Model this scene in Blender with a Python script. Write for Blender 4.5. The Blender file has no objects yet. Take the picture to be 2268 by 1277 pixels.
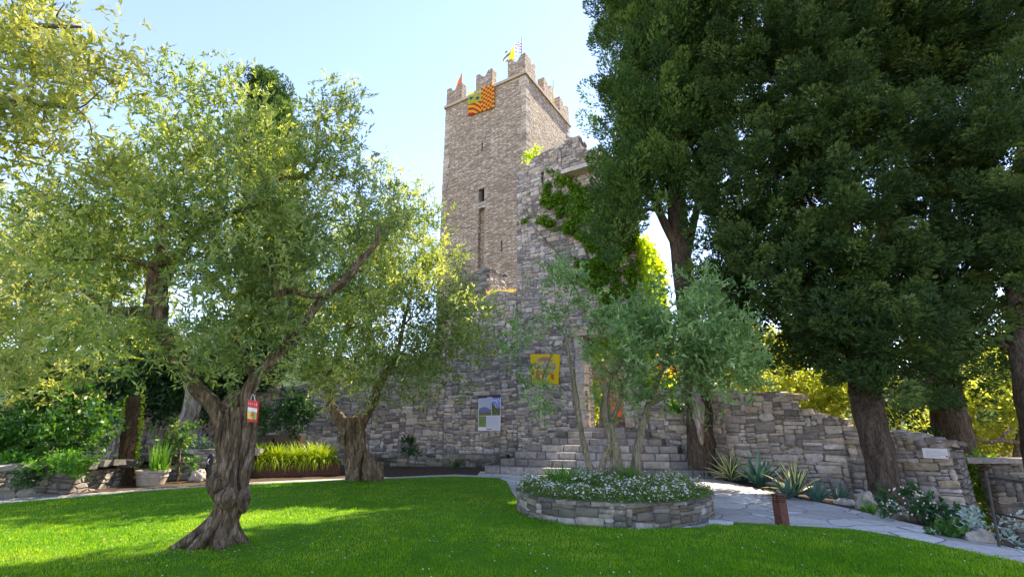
import bpy, bmesh, math, random
import numpy as np
from mathutils import Vector, noise as mn
random.seed(7); R = np.random.default_rng(7)
sc = bpy.context.scene
# ------------------------------------------------------------------ camera, sky, sun
F = 1045.0; PITCH = math.radians(16.4); EYE = 1.6
cam = bpy.data.cameras.new('camera'); camo = bpy.data.objects.new('camera', cam)
sc.collection.objects.link(camo); sc.camera = camo
cam.sensor_width = 36; cam.lens = 36*F/2268; cam.clip_start = .05; cam.clip_end = 5000
camo.location = (0, 0, EYE); camo.rotation_euler = (math.pi/2+PITCH, 0, 0)
SUN_AZ = math.radians(39)      # from +Y towards +X
SUN_EL = math.radians(50)
w = bpy.data.worlds.new('World'); sc.world = w; w.use_nodes = True
nt = w.node_tree; sky = nt.nodes.new('ShaderNodeTexSky'); sky.sky_type = 'NISHITA'; sky.sun_disc = False
sky.sun_elevation = SUN_EL; sky.sun_rotation = SUN_AZ; sky.air_density = 1.0; sky.dust_density = .04; sky.ozone_density = 1.2
bg = nt.nodes['Background']; bg.inputs[1].default_value = .15
tint = nt.nodes.new('ShaderNodeMix'); tint.data_type = 'RGBA'; tint.blend_type = 'MULTIPLY'; tint.inputs[0].default_value = 1; tint.inputs[7].default_value = (1.14, .985, 1.0, 1)
nt.links.new(sky.outputs[0], tint.inputs[6]); nt.links.new(tint.outputs[2], bg.inputs[0])
sl = bpy.data.lights.new('sun', 'SUN'); sl.energy = 5; sl.angle = math.radians(.5); sl.color = (1, .86, .66)
so = bpy.data.objects.new('sun', sl); sc.collection.objects.link(so)
sdir = Vector((math.sin(SUN_AZ)*math.cos(SUN_EL), math.cos(SUN_AZ)*math.cos(SUN_EL), math.sin(SUN_EL)))
so.rotation_euler = sdir.to_track_quat('Z', 'Y').to_euler(); so.location = (20, 20, 40)
sc.view_settings.view_transform = 'Standard'; sc.view_settings.look = 'None'
sc.view_settings.exposure = 1.62; sc.view_settings.gamma = 1
sc.cycles.max_bounces = 6; sc.cycles.transparent_max_bounces = 6
sc.cycles.diffuse_bounces = 4; sc.cycles.transmission_bounces = 4

# ------------------------------------------------------------------ picture measurements -> world points
CP, SP = math.cos(PITCH), math.sin(PITCH)
def ray(px, py):
    u = px-1134; v = 638.5-py
    return np.array([u, F*CP-v*SP, F*SP+v*CP])
def P(px, py, Y):
    d = ray(px, py); return np.array([d[0]/d[1]*Y, Y, EYE+d[2]/d[1]*Y])
def terr(x):
    t = np.clip((np.asarray(x, float)-4.5)/6.7, 0, 1.3); return -1.05*t**3
def G(px, py):
    d = ray(px, py); last = 9
    for Y in np.arange(2, 60, .02):
        x = d[0]/d[1]*Y; g = EYE+d[2]/d[1]*Y-float(terr(x))
        if g <= 0 or (g < .15 and g > last): return np.array([x, Y, float(terr(x))])
        last = g
    return np.array([x, Y, float(terr(x))])
class Plane:
    def __init__(s, o, d):
        s.o = np.array(o, float); d = np.array(d, float); s.d = d/np.linalg.norm(d); s.n = np.array([s.d[1], -s.d[0]])
        if s.n[1] > 0: s.n = -s.n
    def hit(s, px, py):
        r = ray(px, py); t = s.n@s.o/(s.n@r[:2]); p = r*t
        return (p[:2]-s.o)@s.d, EYE+p[2]
    def pt(s, a, z, off=0):
        q = s.o+s.d*a+s.n*off; return np.array([q[0], q[1], z])

# ------------------------------------------------------------------ object helpers
def meta(o, label=None, cat=None, group=None, kind=None):
    if label: o['label'] = label
    if cat: o['category'] = cat
    if group: o['group'] = group
    if kind: o['kind'] = kind
    return o
def thing(name, label, cat, loc=(0, 0, 0), rz=0, group=None):
    o = bpy.data.objects.new(name, None); sc.collection.objects.link(o)
    o.location = tuple(float(v) for v in loc); o.rotation_euler = (0, 0, rz); o.empty_display_size = .2
    return meta(o, label, cat, group)
def obj(name, V, Fc, mat, parent=None, rnd=None, smooth=False, col=None, label=None):
    """one mesh object; V world coords (made local to parent's location when it has one)"""
    V = np.asarray(V, float).reshape(-1, 3)
    if parent is not None:
        V = V-np.array(parent.location)
        if parent.rotation_euler.z:
            a = -parent.rotation_euler.z; c, s = math.cos(a), math.sin(a)
            V = V@np.array([[c, s, 0], [-s, c, 0], [0, 0, 1]])
    me = bpy.data.meshes.new(name)
    if isinstance(Fc, np.ndarray):
        k = Fc.shape[1]; n = len(Fc)
        me.vertices.add(len(V)); me.vertices.foreach_set('co', V.ravel())
        me.loops.add(n*k); me.loops.foreach_set('vertex_index', Fc.ravel().astype(np.int32))
        me.polygons.add(n); me.polygons.foreach_set('loop_start', np.arange(0, n*k, k, dtype=np.int32))
        me.update(calc_edges=True)
    else:
        me.from_pydata([tuple(v) for v in V], [], [tuple(int(i) for i in f) for f in Fc]); n = len(Fc)
    if rnd is not None:
        a = me.attributes.new('rnd', 'FLOAT', 'FACE'); a.data.foreach_set('value', np.asarray(rnd, np.float32))
    if col is not None:
        a = me.attributes.new('pcol', 'FLOAT_COLOR', 'FACE')
        c4 = np.ones((n, 4), np.float32); c4[:, :3] = col; a.data.foreach_set('color', c4.ravel())
    me.materials.append(mat)
    if smooth: me.polygons.foreach_set('use_smooth', np.ones(n, bool))
    me.update()
    o = bpy.data.objects.new(name, me); sc.collection.objects.link(o)
    if parent is not None: o.parent = parent
    if label: o['label'] = label
    return o
class MB:
    def __init__(s): s.V = []; s.F = []; s.r = []; s.n = 0
    def add(s, V, Fc, r=None):
        V = np.asarray(V, float).reshape(-1, 3); s.V.append(V)
        s.F += [tuple(int(i)+s.n for i in f) for f in Fc]; s.n += len(V)
        s.r += [random.random() if r is None else r]*len(Fc)
    def box(s, c, size, rz=0, jit=0, r=None, taper=1):
        x, y, z = np.array(size)/2
        V = np.array([[a*x*(taper if b > 0 else 1), d*y*(taper if b > 0 else 1), b*z] for b in (-1, 1) for d in (-1, 1) for a in (-1, 1)])
        if jit: V += R.uniform(-jit, jit, V.shape)
        c_, s_ = math.cos(rz), math.sin(rz); V = V@np.array([[c_, s_, 0], [-s_, c_, 0], [0, 0, 1]])
        s.add(V+np.array(c), [(0, 2, 3, 1), (4, 5, 7, 6), (0, 1, 5, 4), (2, 6, 7, 3), (0, 4, 6, 2), (1, 3, 7, 5)], r)
    def prism(s, poly, z0, z1, r=None):
        n = len(poly); V = [(p[0], p[1], z0) for p in poly]+[(p[0], p[1], z1) for p in poly]
        s.add(V, [tuple(range(n))[::-1], tuple(range(n, 2*n))]+[(i, (i+1) % n, n+(i+1) % n, n+i) for i in range(n)], r)
    def tube(s, pts, rad, seg=8, r=None):
        V, Fc = tube(pts, rad, seg); s.add(V, Fc, r)
    def build(s, name, mat, parent=None, **k):
        return obj(name, np.concatenate(s.V), s.F, mat, parent, rnd=s.r, **k)
def catmull(pts, n):
    pts = np.asarray(pts, float); m = len(pts)
    if m == 2: t = np.linspace(0, 1, n)[:, None]; return pts[0]*(1-t)+pts[1]*t
    q = np.vstack([2*pts[0]-pts[1], pts, 2*pts[-1]-pts[-2]]); out = []
    for t in np.linspace(0, m-1-1e-6, n):
        i = int(t); f = t-i; a, b, c, d = q[i:i+4]
        out.append(.5*(2*b+(c-a)*f+(2*a-5*b+4*c-d)*f*f+(3*b-a-3*c+d)*f**3))
    return np.array(out)
def tube(pts, rad, seg=8, n=None, flute=0, k=2.6, seed=0, lump=0):
    """swept tube with parallel-transport frames, vertical flutes and lumps"""
    pts = np.asarray(pts, float); n = n or max(len(pts)*3, 4)
    C = catmull(pts, n); rr = np.interp(np.linspace(0, 1, n), np.linspace(0, 1, len(rad)), rad)
    T = np.gradient(C, axis=0); T /= np.linalg.norm(T, axis=1)[:, None]+1e-9
    u = np.cross(T[0], [0, 1, .1]); u /= np.linalg.norm(u); V = []
    for i in range(n):
        u = u-T[i]*(u@T[i]); u /= np.linalg.norm(u); vv = np.cross(T[i], u)
        for j in range(seg):
            a = 2*math.pi*j/seg; ca, sa = math.cos(a), math.sin(a); r_ = rr[i]
            if flute:
                q = (ca*k+seed, sa*k, C[i][2]*.9+seed)
                r_ *= 1+flute*(1.1-2.6*abs(mn.noise(Vector(q))))-flute*.5+flute*.35*mn.noise(Vector((ca*7, sa*7+seed, C[i][2]*2.5)))
            if flute > .24: r_ *= 1+.16*(.75-2.4*abs(mn.noise(Vector((ca*4.6+seed, sa*4.6, C[i][2]*1.5+3)))))
            if lump: r_ *= 1+lump*mn.noise(Vector((ca*1.3, sa*1.3+seed*3, C[i][2]*2.4)))
            V.append(C[i]+(u*ca+vv*sa)*r_)
    Fc = [(i*seg+j, i*seg+(j+1) % seg, (i+1)*seg+(j+1) % seg, (i+1)*seg+j) for i in range(n-1) for j in range(seg)]
    V.append(C[-1]+T[-1]*rr[-1]*.3); e = len(V)-1
    Fc += [((n-1)*seg+j, (n-1)*seg+(j+1) % seg, e) for j in range(seg)]
    V.append(C[0]); Fc += [((j+1) % seg, j, e+1) for j in range(seg)]
    return np.array(V), Fc

# ------------------------------------------------------------------ materials
def newmat(name):
    m = bpy.data.materials.new(name); m.use_nodes = True; t = m.node_tree
    return m, t, t.nodes['Principled BSDF'], t.nodes['Material Output']
def N(t, typ, **k):
    n = t.nodes.new(typ)
    for a, b in k.items():
        if a in n.inputs.keys() if isinstance(a, str) else False: n.inputs[a].default_value = b
        else: setattr(n, a, b)
    return n
def ramp(t, stops, fac=None, const=False):
    r = t.nodes.new('ShaderNodeValToRGB'); e = r.color_ramp.elements
    if const: r.color_ramp.interpolation = 'CONSTANT'
    while len(e) < len(stops): e.new(.5)
    for i, (p, c) in enumerate(stops): e[i].position = p; e[i].color = (*c, 1)
    if fac is not None: t.links.new(fac, r.inputs[0])
    return r.outputs[0]
def coords(t, scale, obj_=False):
    tc = t.nodes.new('ShaderNodeTexCoord'); mp = t.nodes.new('ShaderNodeMapping'); mp.inputs['Scale'].default_value = scale
    t.links.new(tc.outputs['Object'], mp.inputs[0]); return mp.outputs[0]
def tnoise(t, scale=(1, 1, 1), s=1, detail=6, rough=.6):
    n = t.nodes.new('ShaderNodeTexNoise'); n.inputs['Scale'].default_value = s; n.inputs['Detail'].default_value = detail
    n.inputs['Roughness'].default_value = rough; t.links.new(coords(t, scale), n.inputs['Vector']); return n.outputs['Fac']
def mix(t, a, b, f, mode='MIX'):
    m = t.nodes.new('ShaderNodeMix'); m.data_type = 'RGBA'; m.blend_type = mode
    for sock, v in ((m.inputs[0], f), (m.inputs[6], a), (m.inputs[7], b)):
        if hasattr(v, 'links'): t.links.new(v, sock)
        elif isinstance(v, tuple): sock.default_value = (*v, 1)
        else: sock.default_value = v
    return m.outputs[2]
def mathn(t, op, a, b=0, clamp=False):
    m = t.nodes.new('ShaderNodeMath'); m.operation = op; m.use_clamp = clamp
    for i, v in enumerate((a, b)):
        if hasattr(v, 'links'): t.links.new(v, m.inputs[i])
        else: m.inputs[i].default_value = v
    return m.outputs[0]
def bump(t, b, h, strength=.5, dist=.02, prev=None):
    n = t.nodes.new('ShaderNodeBump'); n.inputs['Strength'].default_value = strength; n.inputs['Distance'].default_value = dist
    t.links.new(h, n.inputs['Height']); t.links.new(n.outputs[0], b.inputs['Normal'])
def attr(t, name='rnd', out='Fac'):
    a = t.nodes.new('ShaderNodeAttribute'); a.attribute_name = name; return a.outputs[out]

def leaf_mat(name, stops, trans, tf=.45, rough=.45, sheen=0):
    """leaf: reflecting upper side, light passing through"""
    m, t, b, o = newmat(name); c = ramp(t, stops, attr(t)); t.links.new(c, b.inputs['Base Color'])
    b.inputs['Roughness'].default_value = rough; b.inputs['Specular IOR Level'].default_value = .35
    tr = t.nodes.new('ShaderNodeBsdfTranslucent'); t.links.new(ramp(t, trans, attr(t)), tr.inputs[0])
    mx = t.nodes.new('ShaderNodeMixShader'); mx.inputs[0].default_value = tf
    t.links.new(b.outputs[0], mx.inputs[1]); t.links.new(tr.outputs[0], mx.inputs[2]); t.links.new(mx.outputs[0], o.inputs[0])
    return m
M = {}
M['olive'] = leaf_mat('olive_leaf', [(0, (.025, .055, .018)), (.35, (.09, .16, .055)), (.7, (.26, .34, .18)), (1, (.42, .48, .20))],
                      [(0, (.10, .18, .02)), (.45, (.38, .50, .05)), (.75, (.82, .84, .08)), (1, (1, .92, .15))], .45)
M['olive_sun'] = leaf_mat('olive_leaf_sunlit', [(0, (.07, .11, .03)), (.5, (.24, .30, .08)), (1, (.52, .50, .22))], [(0, (.16, .22, .03)), (.5, (.60, .64, .07)), (1, (1, .9, .22))], .40)  # lit copy of the olive leaf, its sunlight painted into the colour
M['olive_pale'] = leaf_mat('olive_leaf_grey', [(0, (.03, .08, .03)), (.5, (.15, .28, .10)), (1, (.46, .60, .30))],
                      [(0, (.20, .36, .07)), (1, (.44, .60, .12))], .38)
M['sunleaf'] = leaf_mat('sunlit_leaf', [(0, (.20, .28, .05)), (1, (.42, .46, .10))], [(0, (.55, .62, .04)), (1, (.9, .88, .12))], .55)  # backdrop leaves with the sunlight put into their bright yellow-green colour
M['cypress'] = leaf_mat('cypress_leaf', [(0, (.012, .034, .009)), (.5, (.038, .085, .020)), (1, (.12, .18, .04))],
                        [(0, (.06, .14, .015)), (1, (.20, .28, .03))], .22, .7)
M['cypress_fresh'] = leaf_mat('cypress_fresh_leaf', [(0, (.02, .058, .012)), (.5, (.06, .13, .022)), (1, (.16, .26, .05))],
                        [(0, (.06, .16, .02)), (1, (.2, .32, .04))], .25, .7)
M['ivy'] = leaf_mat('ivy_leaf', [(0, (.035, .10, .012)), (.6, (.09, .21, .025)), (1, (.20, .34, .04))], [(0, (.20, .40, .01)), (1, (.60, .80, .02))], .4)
M['ivy_sun'] = leaf_mat('ivy_sunlit_leaf', [(0, (.20, .36, .02)), (1, (.45, .58, .03))], [(0, (.55, .80, .01)), (1, (.9, 1, .03))], .5)  # lit copy of the ivy leaf, sunlight painted in as yellow-green
M['shrub'] = leaf_mat('shrub_leaf', [(0, (.02, .07, .012)), (.6, (.045, .13, .025)), (1, (.09, .21, .04))], [(0, (.06, .2, .01)), (1, (.22, .42, .02))], .3)
M['laurel'] = leaf_mat('laurel_leaf', [(0, (.015, .05, .02)), (1, (.04, .11, .035))], [(0, (.03, .12, .01)), (1, (.1, .25, .02))], .2)
M['yellowgrass'] = leaf_mat('golden_grass', [(0, (.14, .25, .01)), (.6, (.32, .44, .015)), (1, (.52, .58, .04))], [(0, (.25, .4, .01)), (1, (.55, .62, .02))], .3)
M['strap'] = leaf_mat('strap_leaf', [(0, (.04, .14, .02)), (1, (.10, .30, .04))], [(0, (.12, .35, .01)), (1, (.4, .65, .03))], .4)
M['silver'] = leaf_mat('silver_leaf', [(0, (.22, .32, .28)), (1, (.45, .55, .50))], [(0, (.2, .3, .2)), (1, (.3, .4, .3))], .2)
M['goldgrass'] = leaf_mat('gold_wall_grass', [(0, (.45, .36, .04)), (1, (.65, .5, .06))], [(0, (.8, .6, .05)), (1, (1, .7, .1))], .5)  # golden yellow blades for the wall top
M['petal'] = leaf_mat('petal', [(0, (.66, .62, .56)), (.8, (.82, .78, .72)), (1, (.68, .38, .42))], [(0, (.8, .8, .7)), (1, (.8, .7, .6))], .25)
M['daisyleaf'] = leaf_mat('daisy_leaf', [(0, (.02, .06, .012)), (.7, (.07, .15, .03)), (1, (.20, .22, .06))], [(0, (.2, .4, .04)), (1, (.5, .6, .1))], .35)
M['tan_flower'] = leaf_mat('tan_flower', [(0, (.30, .22, .12)), (1, (.50, .36, .22))], [(0, (.3, .2, .1)), (1, (.5, .3, .2))], .2)
M['blade'] = leaf_mat('grass_blade', [(0, (.06, .20, .006)), (.6, (.12, .32, .010)), (.9, (.25, .42, .015)), (1, (.42, .37, .12))],
                      [(0, (.22, .48, .004)), (1, (.62, .82, .012))], .5, .6)

def bark(name, c0, c1, c2, sz=9):
    m, t, b, o = newmat(name)
    n1 = tnoise(t, (sz, sz, sz*.22), 1, 8, .65); n2 = tnoise(t, (2.4, 2.4, 1.4), 1, 4); n3 = tnoise(t, (34, 34, 12), 1, 4)
    c = ramp(t, [(.30, c0), (.5, c1), (.72, c2)], n1)
    c = mix(t, c, tuple(np.array(c1)*.5), ramp(t, [(.45, (0, 0, 0)), (.7, (.75, .75, .75))], n2))
    n6 = tnoise(t, (sz*2.6, sz*2.6, sz*.7), 1, 6, .7); c = mix(t, c, ramp(t, [(.35, (.35, .33, .32)), (.5, (.95, .95, .95)), (.7, (1.35, 1.35, 1.3))], n6), 1, 'MULTIPLY')
    c = mix(t, c, (.5, .5, .5), mathn(t, 'MULTIPLY', n3, .0))
    t.links.new(c, b.inputs['Base Color']); b.inputs['Roughness'].default_value = .9; b.inputs['Specular IOR Level'].default_value = .2
    bump(t, b, mathn(t, 'ADD', n1, mathn(t, 'ADD', mathn(t, 'MULTIPLY', n3, .35), mathn(t, 'MULTIPLY', n6, .8))), 1.0, .05); return m
M['bark'] = bark('olive_bark', (.04, .028, .018), (.20, .145, .095), (.46, .37, .27), 13)
M['bark_light'] = bark('young_olive_bark', (.13, .12, .08), (.28, .25, .17), (.42, .38, .27), 12)
M['bark_dark'] = bark('cypress_bark', (.035, .026, .02), (.10, .075, .055), (.19, .15, .11), 11)
M['deadwood'] = bark('dead_wood', (.18, .15, .13), (.40, .35, .31), (.58, .52, .47), 8)
M['timber'] = bark('old_timber', (.03, .018, .01), (.09, .055, .03), (.16, .10, .06), 10)

def stone_mat(name, stops, stain=(.06, .055, .05), bs=.5, sc_=1.0, moss=0):
    m, t, b, o = newmat(name); c = ramp(t, stops, attr(t))
    n1 = tnoise(t, (7*sc_,)*3, 1, 8, .7); n2 = tnoise(t, (.35, .35, .5), 1, 6, .65); n3 = tnoise(t, (30, 30, 40), 1, 5, .7)
    c = mix(t, c, ramp(t, [(.25, (.38, .38, .40)), (.5, (.9, .9, .9)), (.75, (1.35, 1.3, 1.22))], n1), 1, 'MULTIPLY')
    c = mix(t, c, stain, ramp(t, [(.50, (0, 0, 0)), (.68, (.72, .72, .72))], n2))
    n4 = tnoise(t, (1.6, 1.6, 1.1), 1, 7, .75); n5 = tnoise(t, (4.5, 4.5, 4.5), 1, 6, .8)
    c = mix(t, c, (.27, .20, .12), ramp(t, [(.52, (0, 0, 0)), (.70, (.55, .55, .55))], n4))
    c = mix(t, c, (.58, .57, .52), ramp(t, [(.60, (0, 0, 0)), (.68, (.55, .55, .55))], n5))
    if moss: c = mix(t, c, (.06, .09, .02), ramp(t, [(.55, (0, 0, 0)), (.75, (moss,)*3)], n1))
    t.links.new(c, b.inputs['Base Color']); b.inputs['Roughness'].default_value = .9; b.inputs['Specular IOR Level'].default_value = .25
    bump(t, b, mathn(t, 'ADD', n1, mathn(t, 'MULTIPLY', n3, .5)), bs, .03); return m
GREYS = [(0, (.20, .175, .17)), (.2, (.31, .28, .27)), (.45, (.44, .40, .38)), (.62, (.56, .51, .48)), (.75, (.47, .39, .29)), (.88, (.68, .63, .60)), (1, (.52, .43, .30))]
M['stone'] = stone_mat('rubble_stone', GREYS)
M['stone_moss'] = stone_mat('rubble_stone_mossy', [(0, (.09, .085, .075)), (.5, (.20, .19, .17)), (.8, (.32, .29, .24)), (1, (.42, .40, .38))], moss=.35)
M['stone_step'] = stone_mat('step_stone', [(0, (.17, .155, .15)), (.5, (.30, .275, .265)), (.85, (.42, .385, .365)), (1, (.50, .44, .35))], bs=.35)
M['stone_rusty_lit'] = stone_mat('warm_lit_stone', [(0, (.45, .36, .28)), (1, (.66, .55, .45))])
M['rock'] = stone_mat('boulder', [(0, (.35, .31, .25)), (1, (.50, .45, .38))], bs=.9)
M['cap'] = stone_mat('cap_stone', [(0, (.32, .29, .26)), (1, (.46, .42, .37))], bs=.4)

def masonry_shader(name, scale, tones, mortar, warp=.12):
    """rubble masonry by voronoi courses, for faces far off or seen only in part"""
    m, t, b, o = newmat(name); mp = coords(t, scale)
    nz = t.nodes.new('ShaderNodeTexNoise'); nz.inputs['Scale'].default_value = .8; t.links.new(mp, nz.inputs['Vector'])
    ad = t.nodes.new('ShaderNodeVectorMath'); ad.operation = 'MULTIPLY_ADD'
    t.links.new(nz.outputs['Color'], ad.inputs[0]); ad.inputs[1].default_value = (warp*2,)*3; t.links.new(mp, ad.inputs[2])
    v1 = t.nodes.new('ShaderNodeTexVoronoi'); v2 = t.nodes.new('ShaderNodeTexVoronoi'); v2.feature = 'DISTANCE_TO_EDGE'
    for v in (v1, v2): v.inputs['Scale'].default_value = 1; v.inputs['Randomness'].default_value = .85; t.links.new(ad.outputs[0], v.inputs['Vector'])
    sep = t.nodes.new('ShaderNodeSeparateColor'); t.links.new(v1.outputs['Color'], sep.inputs[0])
    c = ramp(t, tones, sep.outputs[0]); n1 = tnoise(t, (3, 3, 5), 1, 8, .7); n2 = tnoise(t, (.22, .22, .3), 1, 6, .6)
    c = mix(t, c, ramp(t, [(.25, (.55, .55, .57)), (.5, (1, 1, 1)), (.75, (1.3, 1.25, 1.15))], n1), 1, 'MULTIPLY')
    jt = ramp(t, [(.02, (1, 1, 1)), (.09, (0, 0, 0))], v2.outputs['Distance'])
    c = mix(t, c, mortar, jt)
    c = mix(t, c, tuple(np.array(mortar)*.8), ramp(t, [(.5, (0, 0, 0)), (.7, (.55, .55, .55))], n2))
    t.links.new(c, b.inputs['Base Color']); b.inputs['Roughness'].default_value = .92; b.inputs['Specular IOR Level'].default_value = .2
    h = mathn(t, 'ADD', ramp(t, [(0, (0, 0, 0)), (.18, (1, 1, 1))], v2.outputs['Distance']), mathn(t, 'ADD', mathn(t, 'MULTIPLY', sep.outputs[1], .7), n1))
    bump(t, b, h, .9, .07); return m
M['tower'] = masonry_shader('tower_masonry', (2.6, 2.6, 9), [(0, (.34, .265, .185)), (.4, (.52, .42, .305)), (.75, (.63, .525, .39)), (1, (.76, .67, .54))], (.40, .32, .24))
M['core'] = masonry_shader('wall_core', (3, 3, 7), [(0, (.17, .15, .14)), (.5, (.26, .23, .21)), (1, (.36, .33, .30))], (.17, .15, .13))

def plain(name, col, rough=.7, metal=0, vary=.0, s=8):
    m, t, b, o = newmat(name); b.inputs['Roughness'].default_value = rough; b.inputs['Metallic'].default_value = metal
    n1 = tnoise(t, (s, s, s), 1, 6, .65); a = np.array(col)
    t.links.new(ramp(t, [(.3, tuple(a*(1-vary))), (.7, tuple(np.minimum(a*(1+vary), 1)))], n1), b.inputs['Base Color'])
    bump(t, b, n1, .25, .01); return m
M['corten'] = plain('rusty_steel', (.115, .042, .028), .75, .2, .4, 14)
M['iron'] = plain('dark_iron', (.05, .045, .04), .6, .4, .3)
M['black'] = plain('black_fabric', (.012, .012, .014), .6, 0, .3)
M['soil'] = plain('soil', (.075, .055, .038), .95, 0, .5, 5)
M['concrete'] = plain('pale_concrete', (.42, .40, .37), .9, 0, .18, 3)
M['terracotta'] = plain('weathered_pot', (.36, .31, .26), .85, 0, .3, 9)
M['darkwood'] = plain('dark_wood', (.07, .045, .03), .7, 0, .4, 12)
M['white'] = plain('white_enamel', (.80, .80, .82), .4, 0, .03)
M['slate'] = plain('pale_slab', (.46, .46, .50), .8, 0, .15)
M['dark'] = plain('interior_shade', (.012, .011, .010), 1, 0, .2)
def painted(name, rough=.7, trans=0):
    m, t, b, o = newmat(name); t.links.new(attr(t, 'pcol', 'Color'), b.inputs['Base Color']); b.inputs['Roughness'].default_value = rough
    if trans:
        tr = t.nodes.new('ShaderNodeBsdfTranslucent'); t.links.new(attr(t, 'pcol', 'Color'), tr.inputs[0])
        mx = t.nodes.new('ShaderNodeMixShader'); mx.inputs[0].default_value = trans
        t.links.new(b.outputs[0], mx.inputs[1]); t.links.new(tr.outputs[0], mx.inputs[2]); t.links.new(mx.outputs[0], o.inputs[0])
    return m
M['cloth'] = painted('printed_cloth', .8, .35); M['print'] = painted('printed_board', .35)
M['agave'] = painted('agave_leaf', .5, .12)

# ground materials
m, t, b, o = newmat('lawn_turf'); n1 = tnoise(t, (55, 55, 55), 1, 4); n2 = tnoise(t, (1.1, 1.1, 1), 1, 5)
c = ramp(t, [(.3, (.045, .13, .004)), (.7, (.11, .25, .010))], n1)
c = mix(t, c, ramp(t, [(.3, (.75, .85, .8)), (.7, (1.3, 1.12, 1))], n2), 1, 'MULTIPLY')
t.links.new(c, b.inputs['Base Color']); b.inputs['Roughness'].default_value = .9; b.inputs['Specular IOR Level'].default_value = .15
bump(t, b, n1, .8, .03); M['turf'] = m
m, t, b, o = newmat('flagstones')
mp = coords(t, (1.25, 1.25, 1.25)); nz = t.nodes.new('ShaderNodeTexNoise'); nz.inputs['Scale'].default_value = 2; t.links.new(mp, nz.inputs['Vector'])
ad = t.nodes.new('ShaderNodeVectorMath'); ad.operation = 'MULTIPLY_ADD'; t.links.new(nz.outputs['Color'], ad.inputs[0]); ad.inputs[1].default_value = (.22,)*3; t.links.new(mp, ad.inputs[2])
v1 = t.nodes.new('ShaderNodeTexVoronoi'); v2 = t.nodes.new('ShaderNodeTexVoronoi'); v2.feature = 'DISTANCE_TO_EDGE'
for v in (v1, v2): v.inputs['Scale'].default_value = 1.15; t.links.new(ad.outputs[0], v.inputs['Vector'])
sep = t.nodes.new('ShaderNodeSeparateColor'); t.links.new(v1.outputs['Color'], sep.inputs[0])
c = ramp(t, [(0, (.36, .32, .285)), (.5, (.50, .45, .40)), (1, (.64, .59, .53))], sep.outputs[0]); n1 = tnoise(t, (9, 9, 9), 1, 8, .7)
c = mix(t, c, ramp(t, [(.25, (.65, .65, .65)), (.5, (1, 1, 1)), (.75, (1.15, 1.15, 1.15))], n1), 1, 'MULTIPLY')
c = mix(t, c, (.20, .18, .16), ramp(t, [(.008, (1, 1, 1)), (.03, (0, 0, 0))], v2.outputs['Distance']))
t.links.new(c, b.inputs['Base Color']); b.inputs['Roughness'].default_value = .85
h = mathn(t, 'ADD', ramp(t, [(0, (0, 0, 0)), (.05, (1, 1, 1))], v2.outputs['Distance']), mathn(t, 'MULTIPLY', n1, .5)); bump(t, b, h, .6, .02); M['flag'] = m
m, t, b, o = newmat('gravel'); n1 = tnoise(t, (60, 60, 60), 1, 3); n2 = tnoise(t, (2, 2, 2), 1, 5)
c = ramp(t, [(.3, (.20, .19, .18)), (.55, (.42, .40, .37)), (.75, (.62, .6, .57))], n1)
t.links.new(c, b.inputs['Base Color']); b.inputs['Roughness'].default_value = .95; bump(t, b, n1, .9, .03); M['gravel'] = m

# ------------------------------------------------------------------ ground, lawn, paths
def sheet(name, xs, y0, y1, ny, dz, mat, skirt=0):
    """columns in X, each from y0(x) to y1(x), laid on the terrain"""
    V = []; Fc = []; nx = len(xs)
    for x in xs:
        a, b_ = y0(x), y1(x)
        for j in range(ny):
            y = a+(b_-a)*j/(ny-1); V.append((x, y, float(terr(x))+dz+.015*mn.noise(Vector((x*.4, y*.4, 1)))*(1 if dz > .01 else 0)))
    for i in range(nx-1):
        for j in range(ny-1): Fc.append((i*ny+j, (i+1)*ny+j, (i+1)*ny+j+1, i*ny+j+1))
    if skirt:
        k = len(V)
        for i, x in enumerate(xs): V.append((x, y1(x)+.01, float(terr(x))-.02))
        for i in range(nx-1): Fc.append((i*ny+ny-1, (i+1)*ny+ny-1, k+i+1, k+i))
    o = obj(name, V, Fc, mat); o['kind'] = 'structure'; return o
gx = np.concatenate([[-900, -200, -60], np.arange(-30, 4, 2), np.arange(4, 16, .25), [18, 25, 40, 80, 200, 900]])
sheet('ground', gx, lambda x: -40, lambda x: 900, 40, 0, M['soil'])
EP = [(0, 1118), (300, 1092), (450, 1080), (640, 1070), (830, 1063), (1000, 1056), (1100, 1060), (1122, 1068), (1135, 1095), (1160, 1130),
      (1250, 1165), (1400, 1176), (1550, 1172), (1600, 1160), (1735, 1168), (1900, 1178), (2050, 1205), (2268, 1253)]
E = [G(*p)[:2] for p in EP]; E = [np.array([-26, 10.0])]+E+[np.array([8.2, 4.6]), np.array([12, 0])]
EX = np.maximum.accumulate(np.array([e[0] for e in E])+np.arange(len(E))*1e-3); EY = np.array([e[1] for e in E])
edge = lambda x: float(np.interp(x, EX, EY))
sheet('lawn', np.concatenate([np.arange(-26, -1, .5), np.arange(-1, 4.6, .06), np.arange(4.6, 12, .15)]), lambda x: -4 if x < 9 else -8, edge, 40, .035, M['turf'], skirt=1)
PB = [G(*p)[:2] for p in [(1600, 1063), (1650, 1078), (1750, 1102), (1820, 1115), (1900, 1133), (2000, 1160), (2060, 1180), (2130, 1204), (2268, 1247)]]
PBX = np.maximum.accumulate(np.array([p[0] for p in PB])+np.arange(len(PB))*.02); PBY = np.array([p[1] for p in PB])
def ptop(x): return 19.0 if x < PBX[0] else float(np.interp(x, np.append(PBX, 13), np.append(PBY, 2.0)))
xs_ = np.concatenate([np.arange(-1.2, 5, .2), np.arange(5, 12, .06)])
sheet('flagstone_path', xs_, lambda x: edge(x)-.1 if x < 11 else -1, lambda x: max(ptop(x), edge(x)-.05), 14, .012, M['flag'])
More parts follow.
